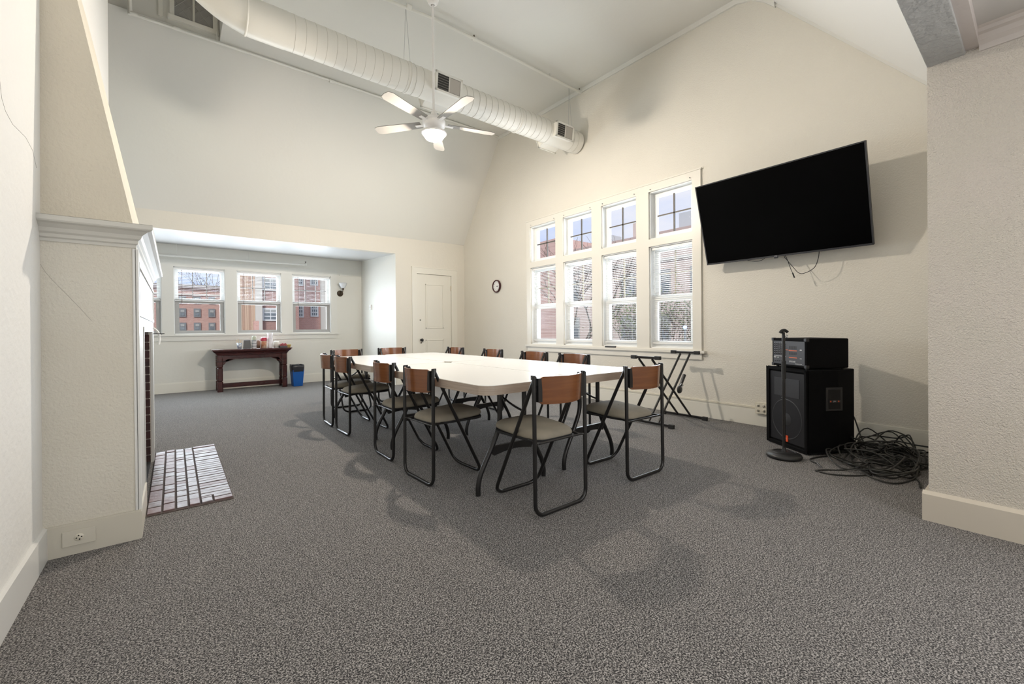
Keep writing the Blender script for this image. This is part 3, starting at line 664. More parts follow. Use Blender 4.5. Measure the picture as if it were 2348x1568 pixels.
MB().tube(smooth_path([(-.13, -.02, -.20), (-.13, .03, -.39), (-.13, .045, -.42), (-.13, .10, -.50), (-.13, .15, -.565), (-.13, .20, -.57), (-.13, .27, -.53), (-.13, .30, -.45), (-.13, .31, -.36)], 5), .0028, 6).build('power_cable', rubber, tv)
MB().tube(smooth_path([(-.13, .03, -.36), (-.13, .06, -.44), (-.13, .085, -.52), (-.13, .10, -.56)], 4), .0028, 6).tube([(-.13, .10, -.56), (-.13, .115, -.605)], .006, 8).build('signal_cable', rubber, tv)
MB().tube(smooth_path([(-.14, -.10, -.37), (-.14, -.16, -.41), (-.14, -.22, -.412), (-.14, -.30, -.39)], 4), .0026, 6).build('loose_cable', rubber, tv)
for cb in ('power_cable', 'signal_cable', 'loose_cable'):
    o = bpy.data.objects[cb]
    for v in o.data.vertices: v.co.y = -v.co.y
    o.data.flip_normals()

# ------------------------------------------------------------------ loudspeaker, mixer amp, mic stand
A, Bp, Cp = Vector((4.055, 1.50)), Vector((3.82, 1.134)), Vector((4.30, 1.005))
front = (Bp - A); fwid = front.length; ex = front.normalized(); ey = (Cp - Bp); ey = (ey - ex * ey.dot(ex)); dep = .46; ey.normalize()
SM = Matrix(((ex.x, ey.x, 0, 0), (ex.y, ey.y, 0, 0), (0, 0, 1, 0), (0, 0, 0, 1)))     # local x along front (viewer's right), y into the wall
spk = thing('loudspeaker', 'black floor loudspeaker with a red-orange badge, under the mixer amplifier', 'speaker', (A.x, A.y, 0)); spk.rotation_euler = SM.to_euler()
tap = .07; Z = .655
body = MB().prism([(0, .0), (fwid, .0), (fwid - .0, dep * .55), (fwid - tap, dep), (tap, dep), (0, dep * .55)], 'z', .012, Z)
body.build('cabinet', mat('speaker_carpet', (.0035, .0035, .004), .9, spec=.15, bump=(300, .4, .002)), spk, bevel=.006)
MB().box(.03, fwid - .025, -.006, 0, .045, Z - .035).build('grille', mat('speaker_grille', (.012, .012, .015), .6, spec=.3), spk, bevel=.003)
MB().box(.0, .03, -.018, 0, .012, Z).box(fwid - .022, fwid, -.018, 0, .012, Z).box(.0, fwid, -.018, 0, Z - .022, Z).box(.0, fwid, -.018, 0, .012, .032).build('front_lip', MATS['speaker_carpet'], spk, bevel=.004)
M = Matrix.Rotation(R(90), 4, 'X')
MB().lathe([(.155, .0), (.16, .003), (.165, .0)], (fwid / 2, -.006, .235), 40, M).build('woofer_ring', mat('ring_grey', (.026, .026, .03), .5), spk)
MB().lathe([(0, .002), (.045, .001), (.05, 0)], (fwid / 2, -.0065, .235), 24, M).build('dust_cap', mat('cap_grey', (.018, .018, .021), .5), spk)
MB().box(.08, fwid - .08, -.008, -.005, .42, .57).build('horn_mouth', mat('horn_grey', (.016, .016, .020), .5), spk, bevel=.002)
MB().box(.165, .215, -.009, -.007, .405, .408).build('name_strip', chrome, spk)
MB().box(.19, .235, -.012, -.006, .052, .102).build('badge', mat('badge_red', (.75, .10, .03), .4, vary=(3, (.70, .085, .03), 1)), spk)
text_mesh('badge_letters', 'JBL', .020, mat('badge_cream', (.85, .7, .6), .5), spk, (.2125, -.0125, .079), (R(90), 0, 0), .0004)
# recessed handle on the side
hx = fwid
MB().box(hx, hx + .006, .145, .285, .34, .52).build('handle_plate', blackpl, spk, bevel=.002)
MB().box(hx + .0062, hx + .008, .165, .265, .355, .505).build('handle_recess', dark_m, spk)
MB().box(hx + .008, hx + .012, .166, .264, .405, .423).build('handle_strip', blackpl, spk)
RS = (R(90), 0, R(90))
for q, cc in ((.178, 'badge_red'), (.245, 'badge_red')): MB().cyl((hx + .012, q, .414), (hx + .0125, q, .414), .006, 10).build('red_dot', MATS['badge_red'], spk)
text_mesh('handle_letters', 'JRX', .015, MATS['logo_grey'], spk, (hx + .0122, .212, .414), RS, .0003)
for q in ((.03, .03), (fwid - .03, .03), (.1, dep - .03), (fwid - .1, dep - .03)): MB().lathe([(.015, 0), (.013, .013), (0, .013)], (q[0], q[1], 0), 10).build('rubber_foot', rubber, spk)

amp = thing('mixer_amplifier', 'black box-shaped powered mixer with knobs and orange lines, on the loudspeaker', 'amplifier', (4.060, 1.480, Z + .0)); 
A2, B2 = Vector((4.055, 1.470)), Vector((3.850, 1.152)); ax_ = (B2 - A2); aw = ax_.length; ax_.normalize(); ay_ = Vector((-ax_.y, ax_.x)); 
if ay_.x < 0: ay_ = -ay_
AM = Matrix(((ax_.x, ay_.x, 0, 0), (ax_.y, ay_.y, 0, 0), (0, 0, 1, 0), (0, 0, 0, 1))); amp.rotation_euler = AM.to_euler(); amp.location = (A2.x, A2.y, Z)
ad = .36; az = .245
MB().box(0, aw, 0, ad, .012, az).build('case', MATS['speaker_carpet'], amp, bevel=.008)
for q in ((.03, .03), (aw - .03, .03), (.03, ad - .03), (aw - .03, ad - .03)): MB().lathe([(.012, 0), (.012, .012), (0, .012)], (q[0], q[1], 0), 10).build('rubber_foot', rubber, amp)
for (x, z) in ((.0, .012), (aw - .022, .012), (.0, az - .022), (aw - .022, az - .022)): MB().box(x - .002, x + .024, -.004, .022, z - .002, z + .024).build('corner_guard', blackpl, amp, bevel=.003)
MB().box(.022, aw - .016, -.003, 0, .030, az - .024).build('panel_plate', mat('amp_panel', (.040, .040, .046), .4), amp)
pw = aw - .038; px0 = .022
mb = MB()
kn = None
for c_ in range(7):
    for r_ in range(6):
        if kn is None:
            kn = MB().lathe([(.0045, 0), (.0042, .007), (0, .007)], (0, 0, 0), 8, Matrix.Rotation(R(90), 4, 'X')).build('knob', blackpl, amp); kn.location = (px0 + .014 + c_ * .020, -.003, .195 - r_ * .0165)
        else: inst(kn, amp, (px0 + .014 + c_ * .020, -.003, .195 - r_ * .0165))
mb = MB()
for c_ in range(7):
    for r_ in range(6): mb.box(px0 + .0115 + c_ * .020, px0 + .0135 + c_ * .020, -.0045, -.0035, .2015 - r_ * .0165, .2045 - r_ * .0165)
mb.build('knob_marks', mat('print_white', (.62, .62, .62), .5), amp, kind='stuff')
orange = mat('print_orange', (.65, .13, .04), .5)
for (x0, x1, z) in ((.165, .188, .146), (.198, .285, .143), (.200, .285, .086)): MB().box(x0, x1, -.0045, -.003, z, z + .0055).build('orange_line', orange, amp)
for r_ in range(2):
    for c_ in range(9): MB().box(.202 + c_ * .0093, .2032 + c_ * .0093, -.004, -.003, .112 + r_ * .045, .132 + r_ * .050).build('slider_slot', dark_m, amp)
MB().box(.03, .165, -.0045, -.003, .093, .0955).box(.315 - .0, .335, -.0045, -.003, .150, .157).box(.315, .335, -.0045, -.003, .083, .087).build('white_line', MATS['print_white'], amp)
for x in (.04, .056, .082): MB().box(x - .004, x + .004, -.010, -.003, .079, .087).build('push_button', white_pl, amp)
for c_ in range(6): MB().lathe([(.0055, 0), (.0055, .002), (.003, .002), (.003, 0)], (.04 + c_ * .024, -.003, .052), 10, Matrix.Rotation(R(90), 4, 'X')).build('input_jack', MATS['ring_grey'], amp)
text_mesh('front_lettering', 'EMX640', .019, MATS['print_white'], amp, (.235, -.0036, .056), (R(90), 0, 0), .0003)
text_mesh('small_lettering', 'POWERED MIXER', .009, MATS['print_white'], amp, (.300, -.0036, .040), (R(90), 0, 0), .0003)

ms = thing('microphone_stand', 'black straight microphone stand with round heavy base and empty clip', 'stand', (3.625, 1.235, 0))
MB().lathe([(.0, .0), (.105, .0), (.118, .008), (.120, .018), (.110, .032), (.085, .040), (.06, .044), (.03, .046), (.0, .046)], (0, 0, 0), 40).build('base', mat('cast_base', (.018, .018, .019), .38, bump=(120, .2, .002)), ms)
for q in (.055, .066, .077): MB().lathe([(q - .003, .0415), (q, .0455), (q + .003, .0415)], (0, 0, 0), 40).build('base_ridge', black_m, ms)
MB().cyl((0, 0, .045), (0, 0, .93), .0108, 12).build('pole', black_m, ms)
MB().cyl((0, 0, .045), (0, 0, .075), .018, 12, .012).build('collar', blackpl, ms)
MB().cyl((0, 0, .60), (0, 0, .73), .0150, 12, .0150).cyl((0, 0, .73), (0, 0, .745), .0150, 12, .009).build('height_clutch', rubber, ms)
MB().cyl((0, 0, .93), (0, 0, .955), .010, 10).tube(smooth_path([(-.018, .016, .948), (-.012, .010, .962), (0, 0, .968), (.012, -.010, .966), (.022, -.020, .954)], 4), .0115, 8).build('microphone_clip', rubber, ms)
MB().tube([(.012, -.012, .935), (.022, -.020, .930), (.020, -.020, .912), (.010, -.012, .918)], .004, 6, closed=True).build('wing_nut', chrome, ms)

# ------------------------------------------------------------------ cable pile
cab = mat('cable_black', (.022, .022, .020), .5)
rc = random.Random(11)
def cable(center, loops, rx_, ry_, lab, start=None, end=None, zt=.05):
    pts = list(start or []); a = rc.uniform(0, 6)
    for k in range(loops * 7):
        a += 2 * PI / 7 + rc.uniform(-.12, .12); f = rc.uniform(.55, 1.08); 
        pts.append((center[0] + math.cos(a) * rx_ * f, center[1] + math.sin(a) * ry_ * f, .006 + rc.random() ** 1.6 * zt))
    pts += list(end or [])
    c = MB().tube(smooth_path(pts, 5), .0052, 6).build('audio_cable', cab)
    return tag(c, lab, 'cable', 'black cables piled beside the loudspeaker')
cs = [((3.95, .78), 5, .36, .24, 'black cable heaped loosely, ending in a steel jack plug toward the microphone stand', [(3.62, 1.02, .006), (3.70, 1.09, .006), (3.85, 1.05, .006), (3.90, .98, .01)], None, .09),
      ((4.28, .76), 6, .27, .20, 'black cable coiled highest against the baseboard beside the loudspeaker', [(4.33, 1.03, .36), (4.33, .97, .26), (4.30, .92, .12), (4.26, .88, .03)], None, .15),
      ((3.80, .66), 5, .30, .15, 'black cable whose long thin loop reaches farthest out onto the carpet', [(3.44, .98, .005), (3.43, .90, .005), (3.50, .80, .005), (3.62, .72, .005)], [(3.60, .86, .006), (3.50, .95, .005), (3.44, .98, .005)], .06),
      ((4.18, .64), 5, .27, .17, 'black cable in the tangle, nearest the corner of the wall', None, [(3.70, .50, .006), (3.55, .47, .006)], .10),
      ((4.00, .72), 5, .30, .22, 'black cable spread flat through the middle of the tangle', None, None, .11)]
for c_ in cs: cable(c_[0], c_[1], c_[2], c_[3], c_[4], c_[5], c_[6], c_[7])
MB().cyl((3.62, 1.02, .008), (3.56, .985, .008), .0055, 8).cyl((3.56, .985, .008), (3.535, .970, .008), .003, 8).build('jack_plug', chrome, bpy.data.objects['audio_cable'])
MB().cyl((3.86, .84, .085), (3.92, .87, .10), .0055, 8).build('jack_plug', chrome, bpy.data.objects['audio_cable'])

# ------------------------------------------------------------------ wall outlet with surface conduit
wo = thing('wall_outlet', 'cream quadruple socket box on the wall left of the loudspeaker', 'outlet', (4.585, 1.755, .185))
MB().box(-.028, .0, -.057, .057, -.056, .056).build('box', mat('ivory_plastic', (.70, .66, .56), .4), wo, bevel=.003)
for qy in (-.026, .026):
    for qz in (-.024, .024):
        MB().lathe([(0, .003), (.015, .0025), (.016, 0)], (-.028, qy, qz), 14, Matrix.Rotation(R(-90), 4, 'Y')).build('socket_face', MATS['ivory_plastic'], wo)
        MB().box(-.0315, -.031, qy - .009, qy - .004, qz - .004, qz + .009).box(-.0315, -.031, qy + .004, qy + .009, qz - .004, qz + .009).box(-.0315, -.031, qy - .003, qy + .003, qz - .012, qz - .006).build('slot', dark_m, wo)
tag(MB().box(RX - .016, RX, 1.81, 7.0, .172, .192).build('cable_raceway', MATS['ivory_plastic'], bevel=.002), 'thin cream cable channel running along the top of the right baseboard', 'conduit')
MB().box(3.062, 3.092, 8.35, 8.42, 1.40, 1.50).build('plate', white_pl, (sw := thing('light_switch', 'small white light switch on the bright side wall of the alcove', 'switch')), bevel=.002)
MB().box(3.054, 3.064, 8.378, 8.392, 1.44, 1.46).build('toggle', white_pl, sw)

# ------------------------------------------------------------------ clock
ck = thing('wall_clock', 'small round wall clock with dark red rim and white face', 'clock', (RX, 6.185, 1.77)); 
M = Matrix.Rotation(R(-90), 4, 'Y')
MB().lathe([(.0, .0), (.112, 0), (.116, .012), (.114, .034), (.106, .042), (.097, .036), (.094, .022)], (0, 0, 0), 40, M).build('rim', mat('clock_red', (.055, .012, .014), .3), ck)
MB().lathe([(0, .022), (.096, .022)], (0, 0, 0), 40, M).build('dial', mat('dial_white', (.78, .78, .76), .5), ck)
for k in range(12):
    a = R(90 - 30 * (k + 1)); text_mesh('numeral', str(k + 1), .022, blackpl, ck, (-.0225, -.076 * math.cos(a), .076 * math.sin(a)), (R(90), 0, R(-90)), .0003)
for nm, ln, wd, a in (('hour_hand', .045, .004, R(-7)), ('minute_hand', .068, .003, R(0))):
    MB().box(0, ln, -wd, wd, -.0006, .0006, Matrix.Translation((-.025, 0, 0)) @ Matrix.Rotation(R(-90), 4, 'Z') @ Matrix.Rotation(R(90), 4, 'X') @ Matrix.Rotation(a, 4, 'Z')).build(nm, blackpl, ck)

# ------------------------------------------------------------------ sconce
so = thing('wall_sconce', 'bronze wall lamp with upturned clear glass shade beside the alcove windows', 'lamp', (2.63, AY, 1.74))
M = Matrix.Rotation(R(90), 4, 'X')
MB().lathe([(0, .03), (.02, .028), (.025, .018), (.05, .014), (.06, .006), (.062, 0)], (0, 0, 0), 24, M).build('back_plate', brass, so)
MB().tube(smooth_path([(0, -.02, 0), (.01, -.06, -.01), (.02, -.10, .02), (.025, -.11, .07)], 5), .008, 8).build('arm', brass, so)
MB().lathe([(.012, 0), (.022, .01), (.022, .035), (.026, .04)], (.025, -.11, .065), 14).build('socket_cup', brass, so)
gs = mat('clear_glass_shade', (.85, .87, .9), .12, spec=.8); gs.node_tree.nodes['Principled BSDF'].inputs['Transmission Weight'].default_value = .25
MB().lathe([(.026, 0), (.045, .022), (.062, .05), (.070, .08), (.078, .105), (.074, .105), (.066, .08), (.058, .05), (.041, .024), (.022, .003)], (.025, -.11, .10), 28).build('glass_shade', gs, so)

# ------------------------------------------------------------------ side table in the alcove
st = thing('console_table', 'dark mahogany gothic side table with arched brackets under the alcove windows', 'table', (1.06, 8.585, 0))
hx_, hy_ = .555, .20
MB().box(-.588, .588, -.225, .225, .682, .700).build('top', wood('mahogany_top', (.085, .03, .028), (.06, .02, .02), .12, (6, 1, 1), 4, coat=.6), st, bevel=.003)
mb = MB(); pr = [(.575, .682), (.572, .665), (.545, .645), (.525, .620), (.520, .600), (.505, .585)]; vs = []
for x, z in pr: vs += [(-x, -(x - .36), z), (x, -(x - .36), z), (x, x - .36, z), (-x, x - .36, z)]
mb.add(vs, [(i * 4 + k, i * 4 + (k + 1) % 4, (i + 1) * 4 + (k + 1) % 4, (i + 1) * 4 + k) for i in range(len(pr) - 1) for k in range(4)]); mb.build('cornice', mahog, st)
MB().box(-.50, .50, -.15, -.13, .535, .60).build('apron', mahog, st); MB().box(-.50, .50, .13, .15, .535, .60).build('apron', mahog, st)
for sx in (-1, 1):
    for sy in (-1, 1):
        cxx, cy_ = sx * .475, sy * .135
        mb = MB(); h = .040
        prof_ = [(h, 0), (h, .16), (h * .72, .172), (h * .95, .185), (h * .95, .385), (h * .72, .395), (h, .41), (h, .60)]
        vs = []
        for r_, z in prof_: 
            c8 = r_ * .35
            vs += [(cxx + a * r_ * 1.0, cy_ + b * r_ * 1.0, z) for a, b in ((-1, -.6), (-.6, -1), (.6, -1), (1, -.6), (1, .6), (.6, 1), (-.6, 1), (-1, .6))]
        mb.add(vs, [(i * 8 + k, i * 8 + (k + 1) % 8, (i + 1) * 8 + (k + 1) % 8, (i + 1) * 8 + k) for i in range(len(prof_) - 1) for k in range(8)]); mb.build('leg', mahog, st)
    # pierced arched bracket, front
    for yb in (-.148, .132):
        poly = []
        for i in range(11):
            a = R(90 * i / 10); bump_ = .007 * (i % 2)
            poly.append((sx * (.245 + (.20 + bump_) * math.sin(a) * 1.0), .35 + (.185 + bump_) * math.cos(a)))
        MB().prism([(sx * .25, .545), (sx * .447, .545), (sx * .447, .50), (sx * .40, .50)] + [(sx * .355, .545 - .045)] + [(sx * .27, .532)], 'y', yb, yb + .016).build('bracket_rail', mahog, st)
        mb = MB(); n_ = len(poly); inner = [(sx * (.245 + .235 * math.sin(R(9 * i))), .35 + .218 * math.cos(R(9 * i))) for i in range(11)]
        for i in range(10): mb.prism([poly[i], poly[i + 1], (min(inner[i + 1][0], .46) if sx > 0 else max(inner[i + 1][0], -.46), inner[i + 1][1]), (min(inner[i][0], .46) if sx > 0 else max(inner[i][0], -.46), inner[i][1])], 'y', yb, yb + .016)
        mb.build('arched_bracket', mahog, st)
MB().box(-.46, .46, -.012, .012, .05, .125).build('stretcher', mahog, st, bevel=.002)
for sx in (-1, 1): MB().box(sx * .475 - .02, sx * .475 + .02, -.12, .12, .05, .12).build('side_stretcher', mahog, st, bevel=.002)

TZ = .700
def item(name, label, cat, x, y): return thing(name, label, cat, (x, y, TZ), group=None)
it = item('paper_cup', 'patterned paper cup holding wooden coffee stirrers on the side table', 'cup', .865, 8.50)
MB().lathe([(0, 0), (.028, 0), (.040, .10), (.037, .10), (.026, .004), (0, .004)], (0, 0, 0), 18).build('cup', mat('patterned_cup', (.75, .76, .78), .5, vary=(60, (.10, .16, .25), 1)), it)
for k in range(8): a = k * .8; MB().tube([(.015 * math.cos(a), .015 * math.sin(a), .01), (.045 * math.cos(a + .3), .03 * math.sin(a + .3), .145 + .01 * (k % 3))], .0028, 5).build('stirrer', mat('birch', (.62, .45, .27), .6), it)
it = item('napkin_holder', 'dark grey slanted box leaning beside the stirrer cup', 'box', .975, 8.50)
MB().hexa([(-.055, -.03, 0), (.055, -.03, 0), (.055, .03, 0), (-.055, .03, 0), (-.045, -.01, .145), (.050, -.01, .145), (.050, .03, .145), (-.045, .03, .145)]).build('shell', mat('slate_plastic', (.075, .075, .08), .45), it, bevel=.003)
it = item('cup_stack', 'tall stack of white paper cups with grey bands, topped by a small pot', 'cup', 1.080, 8.51)
for k in range(6): MB().lathe([(.034, k * .024), (.040, k * .024 + .022), (.041, k * .024 + .024), (.036, k * .024 + .024)], (0, 0, 0), 18).build('cup', mat('cup_white', (.74, .74, .75), .4) if k % 2 == 0 else mat('cup_grey', (.42, .43, .45), .5), it)
MB().lathe([(.036, .145), (.034, .20), (.028, .215), (0, .215)], (0, 0, 0), 18).build('small_pot', mat('pale_green_label', (.45, .47, .36), .5), it)
it = item('sugar_jar', 'brown jar half hidden between the cup stack and the red-lidded jar', 'jar', 1.150, 8.60)
MB().lathe([(0, 0), (.038, 0), (.04, .11), (.03, .14), (0, .145)], (0, 0, 0), 18).build('jar_body', mat('brown_jar', (.22, .15, .11), .5), it)
it = item('creamer_canister', 'canister with bright red lid and brown label on the side table', 'canister', 1.225, 8.50)
MB().lathe([(0, 0), (.043, 0), (.044, .12), (.036, .13), (0, .13)], (0, 0, 0), 20).build('can_body', mat('brown_label', (.45, .17, .08), .4, vary=(14, (.72, .55, .42), 1)), it)
MB().lathe([(.048, .125), (.048, .165), (.040, .185), (0, .188)], (0, 0, 0), 20).build('lid', mat('red_lid', (.45, .02, .05), .3, vary=(9, (.10, .03, .15), 1)), it)
it = item('foam_cup_tower', 'tallest white tower of nested foam cups on the side table', 'cup', 1.325, 8.52)
for k in range(9): MB().lathe([(.035, k * .025), (.043, k * .025 + .023), (.044, k * .025 + .026), (.038, k * .025 + .026)], (0, 0, 0), 20).build('cup', mat('foam_white', (.83, .80, .82), .5), it)
MB().lathe([(.040, .226), (.047, .262), (.044, .262), (.0, .235)], (0, 0, 0), 20).build('cup', MATS['foam_white'], it)
it = item('white_canister', 'short white round tub standing right of the foam cups', 'canister', 1.425, 8.53)
MB().lathe([(0, 0), (.045, 0), (.045, .10), (.038, .115), (0, .118)], (0, 0, 0), 22).build('tub', mat('tub_white', (.72, .70, .64), .45), it)
it = item('tea_bag_box', 'open dark tray of red packets at the right end of the side table', 'tray', 1.530, 8.50)
MB().box(-.06, .06, -.045, .045, 0, .030).build('tray', MATS['slate_plastic'], it, bevel=.002)
for k in range(7): MB().box(-.052 + k * .0155, -.042 + k * .0155, -.035, .035, .03, .062 + .008 * (k % 3), Matrix.Rotation(.06 * (k % 3 - 1), 4, 'Y')).build('packet', mat('packet_red', (.30, .03, .05), .45, vary=(20, (.5, .12, .1), 1)), it)
it = item('yellow_tray', 'small yellow tray with packets, rightmost on the side table', 'tray', 1.612, 8.53)
MB().hexa([(-.032, -.03, 0), (.032, -.03, 0), (.032, .03, 0), (-.032, .03, 0), (-.042, -.04, .05), (.042, -.04, .05), (.042, .04, .05), (-.042, .04, .05)]).build('tray', mat('mustard', (.45, .33, .10), .5), it)

# bin
bn = thing('waste_bin', 'blue plastic waste bin with a black bag folded over its rim', 'bin', (1.735, 8.44, 0))
def taper(x, y, z0, x2, y2, z1): return [(-x, -y, z0), (x, -y, z0), (x, y, z0), (-x, y, z0), (-x2, -y2, z1), (x2, -y2, z1), (x2, y2, z1), (-x2, y2, z1)]
MB().hexa(taper(.075, .10, 0, .095, .125, .30)).build('bin_body', mat('bin_blue', (.005, .09, .36), .35), bn, bevel=.008)
mb = MB(); N = 32; rg = []
for q, z in ((1.02, .265), (1.05, .285), (1.08, .35), (1.06, .385), (1.0, .375), (.95, .30)):
    ring = []
    for k in range(N):
        a = 2 * PI * k / N; cx_ = math.copysign(abs(math.cos(a)) ** .35, math.cos(a)); sy_ = math.copysign(abs(math.sin(a)) ** .35, math.sin(a))
        ring.append((cx_ * .097 * q + rc.uniform(-.003, .003), sy_ * .127 * q + rc.uniform(-.003, .003), z + rc.uniform(-.006, .006)))
    rg.append(ring)
mb.add([v for r_ in rg for v in r_], [(i * N + k, i * N + (k + 1) % N, (i + 1) * N + (k + 1) % N, (i + 1) * N + k) for i in range(len(rg) - 1) for k in range(N)], True)
mb.build('bag_liner', mat('bag_black', (.02, .02, .025), .3), bn)

# small dark handset on the window sill
hs = tag(MB().box(-.016, .016, -.085, .085, 0, .020).build('whiteboard_eraser', mat('eraser_dark', (.03, .03, .03), .5), loc=(4.572, 3.62, .735), bevel=.005), 'small dark oblong eraser lying on the sill of the tall windows', 'eraser')

# ------------------------------------------------------------------ duct
DY, DZ, DR = 4.20, 3.665, .150
du = thing('air_duct', 'large cream spiral air duct hung under the ceiling, with side vents', 'duct', (0, 0, 0))
path = smooth_path([(-.22, 4.32, 4.75), (-.14, 4.26, 4.35), (.06, 4.22, 3.96), (.30, DY, 3.75), (.50, DY, DZ + .008), (.64, DY, DZ), (.80, DY, DZ)], 6)
MB().tube(path, DR + .003, 32, caps=False).build('duct_elbow', duct_m, du)
MB().tube([(.72, DY, DZ), (1.95, DY, DZ)], DR, 40).build('duct_section', duct_m, du)
MB().tube([(1.95, DY, DZ), (3.45, DY, DZ)], DR * .985, 40).build('duct_section', duct_m, du)
MB().tube([(3.45, DY, DZ), (4.565, DY, DZ)], DR * .985, 40).tube([(4.565, DY, DZ), (4.59, DY, DZ)], [DR * .985, DR * .8], 40).build('duct_section', duct_m, du)
for x in (.50, 1.95, 3.45):
    MB().tube([(x - .008, DY, DZ), (x - .006, DY, DZ), (x + .006, DY, DZ), (x + .008, DY, DZ)], [DR, DR + .006, DR + .006, DR], 40, caps=False).build('joint_ring', duct_m, du)
src = None
x = .66; seamM = mat('seam_shadow', (.50, .48, .42), .5)
while x < 4.5:
    if not (2.14 < x < 2.55 or 3.95 < x < 4.35):
        mb = MB(); p = [(x + .0012 * k, DY + (DR + .0005) * math.cos(2 * PI * k / 32), DZ + (DR + .0005) * math.sin(2 * PI * k / 32)) for k in range(33)]
        if src is None: src = MB().tube([(q[0] - x, q[1], q[2]) for q in p], .0014, 4, caps=False).build('spiral_seam', seamM, du, loc=(x, 0, 0))
        else: inst(src, du, (x, 0, 0))
    x += .088
def vent_box(xa, xb, side, ang):
    s_ = side
    M = Matrix.Translation((0, DY, DZ)) @ Matrix.Rotation(R(ang) * s_, 4, 'X')
    y0_, y1_ = s_ * .11, s_ * .20
    MB().box(xa, xb, min(y0_, y1_), max(y0_, y1_), -.085, .085, M).build('vent_box', duct_m, du)
    ym = s_ * .20; f = s_ * .208
    for q in ((xa - .015, xb + .015, -.10, -.078), (xa - .015, xb + .015, .078, .10), (xa - .015, xa + .012, -.10, .10), (xb - .012, xb + .015, -.10, .10)):
        MB().box(q[0], q[1], min(ym, f), max(ym, f), q[2], q[3], M).build('vent_frame', duct_m, du)
    xm = (xa + xb) / 2
    MB().box(xa + .012, xb - .012, min(s_ * .196, s_ * .202), max(s_ * .196, s_ * .202), -.078, .078, M).build('vent_backing', mat('vent_dark', (.03, .028, .025), .6), du)
    MB().box(xm + .006, xb - .016, min(s_ * .2, s_ * .205), max(s_ * .2, s_ * .205), -.074, .074, M).build('vent_damper', mat('vent_grey', (.42, .39, .35), .5), du)
    MB().box(xm - .003, xm + .006, min(s_ * .2, s_ * .208), max(s_ * .2, s_ * .208), -.078, .078, M).build('vent_divider', duct_m, du)
    for k in range(6): MB().box(xa + .012, xm - .003, min(s_ * .2, s_ * .206), max(s_ * .2, s_ * .206), -.070 + k * .025, -.066 + k * .025, M).build('louver', mat('louver_grey', (.22, .21, .19), .5), du)
vent_box(2.20, 2.50, -1, -8); vent_box(3.98, 4.28, -1, -8); vent_box(2.20, 2.50, 1, -24); vent_box(3.98, 4.28, 1, -24)
for x in (1.95, 4.42):
    for e in (-.09, .09): MB().tube([(x + e * .4, DY - .02, DZ + DR - .01), (x, DY, 4.42)], .0018, 5).build('hanger_wire', chrome, du)

# ------------------------------------------------------------------ pipes
sp = thing('sprinkler_pipe', 'thin cream sprinkler pipe with brass heads crossing the flat ceiling', 'pipe', (0, 0, 0))
PZ = 4.358
MB().tube([(.2, 4.34, PZ), (1.74, 4.164, PZ), (2.2, 4.11, PZ), (3.4, 4.105, PZ), (4.575, 4.12, PZ)], .0155, 12).build('pipe_run', pipe_m, sp)
for x in (1.95, 2.76, 4.55): MB().cyl((x - .025, 4.115, PZ + .006), (x + .025, 4.115, PZ + .006), .022, 12).build('tee_fitting', pipe_m, sp)
for x in (2.76, 4.55):
    MB().cyl((x, 4.12, PZ + .015), (x, 4.12, PZ + .045), .010, 8).cyl((x, 4.12, PZ + .04), (x, 4.12, PZ + .055), .006, 8).lathe([(0, .058), (.014, .058), (.014, .062), (0, .062)], (x, 4.12, PZ + .0), 10).build('sprinkler_head', brass, sp)
MB().tube([(3.97, 4.12, PZ), (3.97, 4.12, 4.41)], .003, 5).build('hanger', pipe_m, sp)
s2 = thing('slope_pipe', 'thin cream pipe running along the top of the sloping ceiling', 'pipe', (0, 0, 0))
yy, zz = 6.055, 4.395
MB().tube([(-.33, yy, zz - .005), (3.3, yy + .01, zz + .02), (4.58, yy + .02, zz + .03)], .0155, 10).build('pipe_run', pipe_m, s2)
MB().tube([(-.33, yy, zz - .02), (-.36, yy, 5.3)], .02, 10).build('riser', pipe_m, s2)
for x in (-.30, .06, 1.72): MB().cyl((x - .03, yy, zz), (x + .03, yy, zz), .024, 10).build('fitting', pipe_m, s2)
MB().tube([(.43, yy - .005, zz), (.43, yy, 4.52)], .004, 5).build('hanger', pipe_m, s2)
s3 = thing('alcove_pipe', 'cream sprinkler pipe along the alcove wall above the windows', 'pipe', (0, 0, 0))
MB().tube([(-2.6, 8.76, 2.19), (1.97, 8.75, 2.245)], .017, 10).build('pipe_run', pipe_m, s3)
MB().cyl((1.97, 8.75, 2.23), (1.97, 8.75, 2.275), .019, 10).build('fitting', pipe_m, s3)
MB().cyl((1.97, 8.75, 2.275), (1.97, 8.75, 2.30), .008, 8).lathe([(0, .03), (.014, .03), (.014, .034), (0, .034)], (1.97, 8.75, 2.275), 10).build('sprinkler_head', brass, s3)
for x in (.05, 1.05): MB().tube([(x, 8.755, 2.22), (x, 8.755, 2.425)], .004, 5).build('hanger', pipe_m, s3)

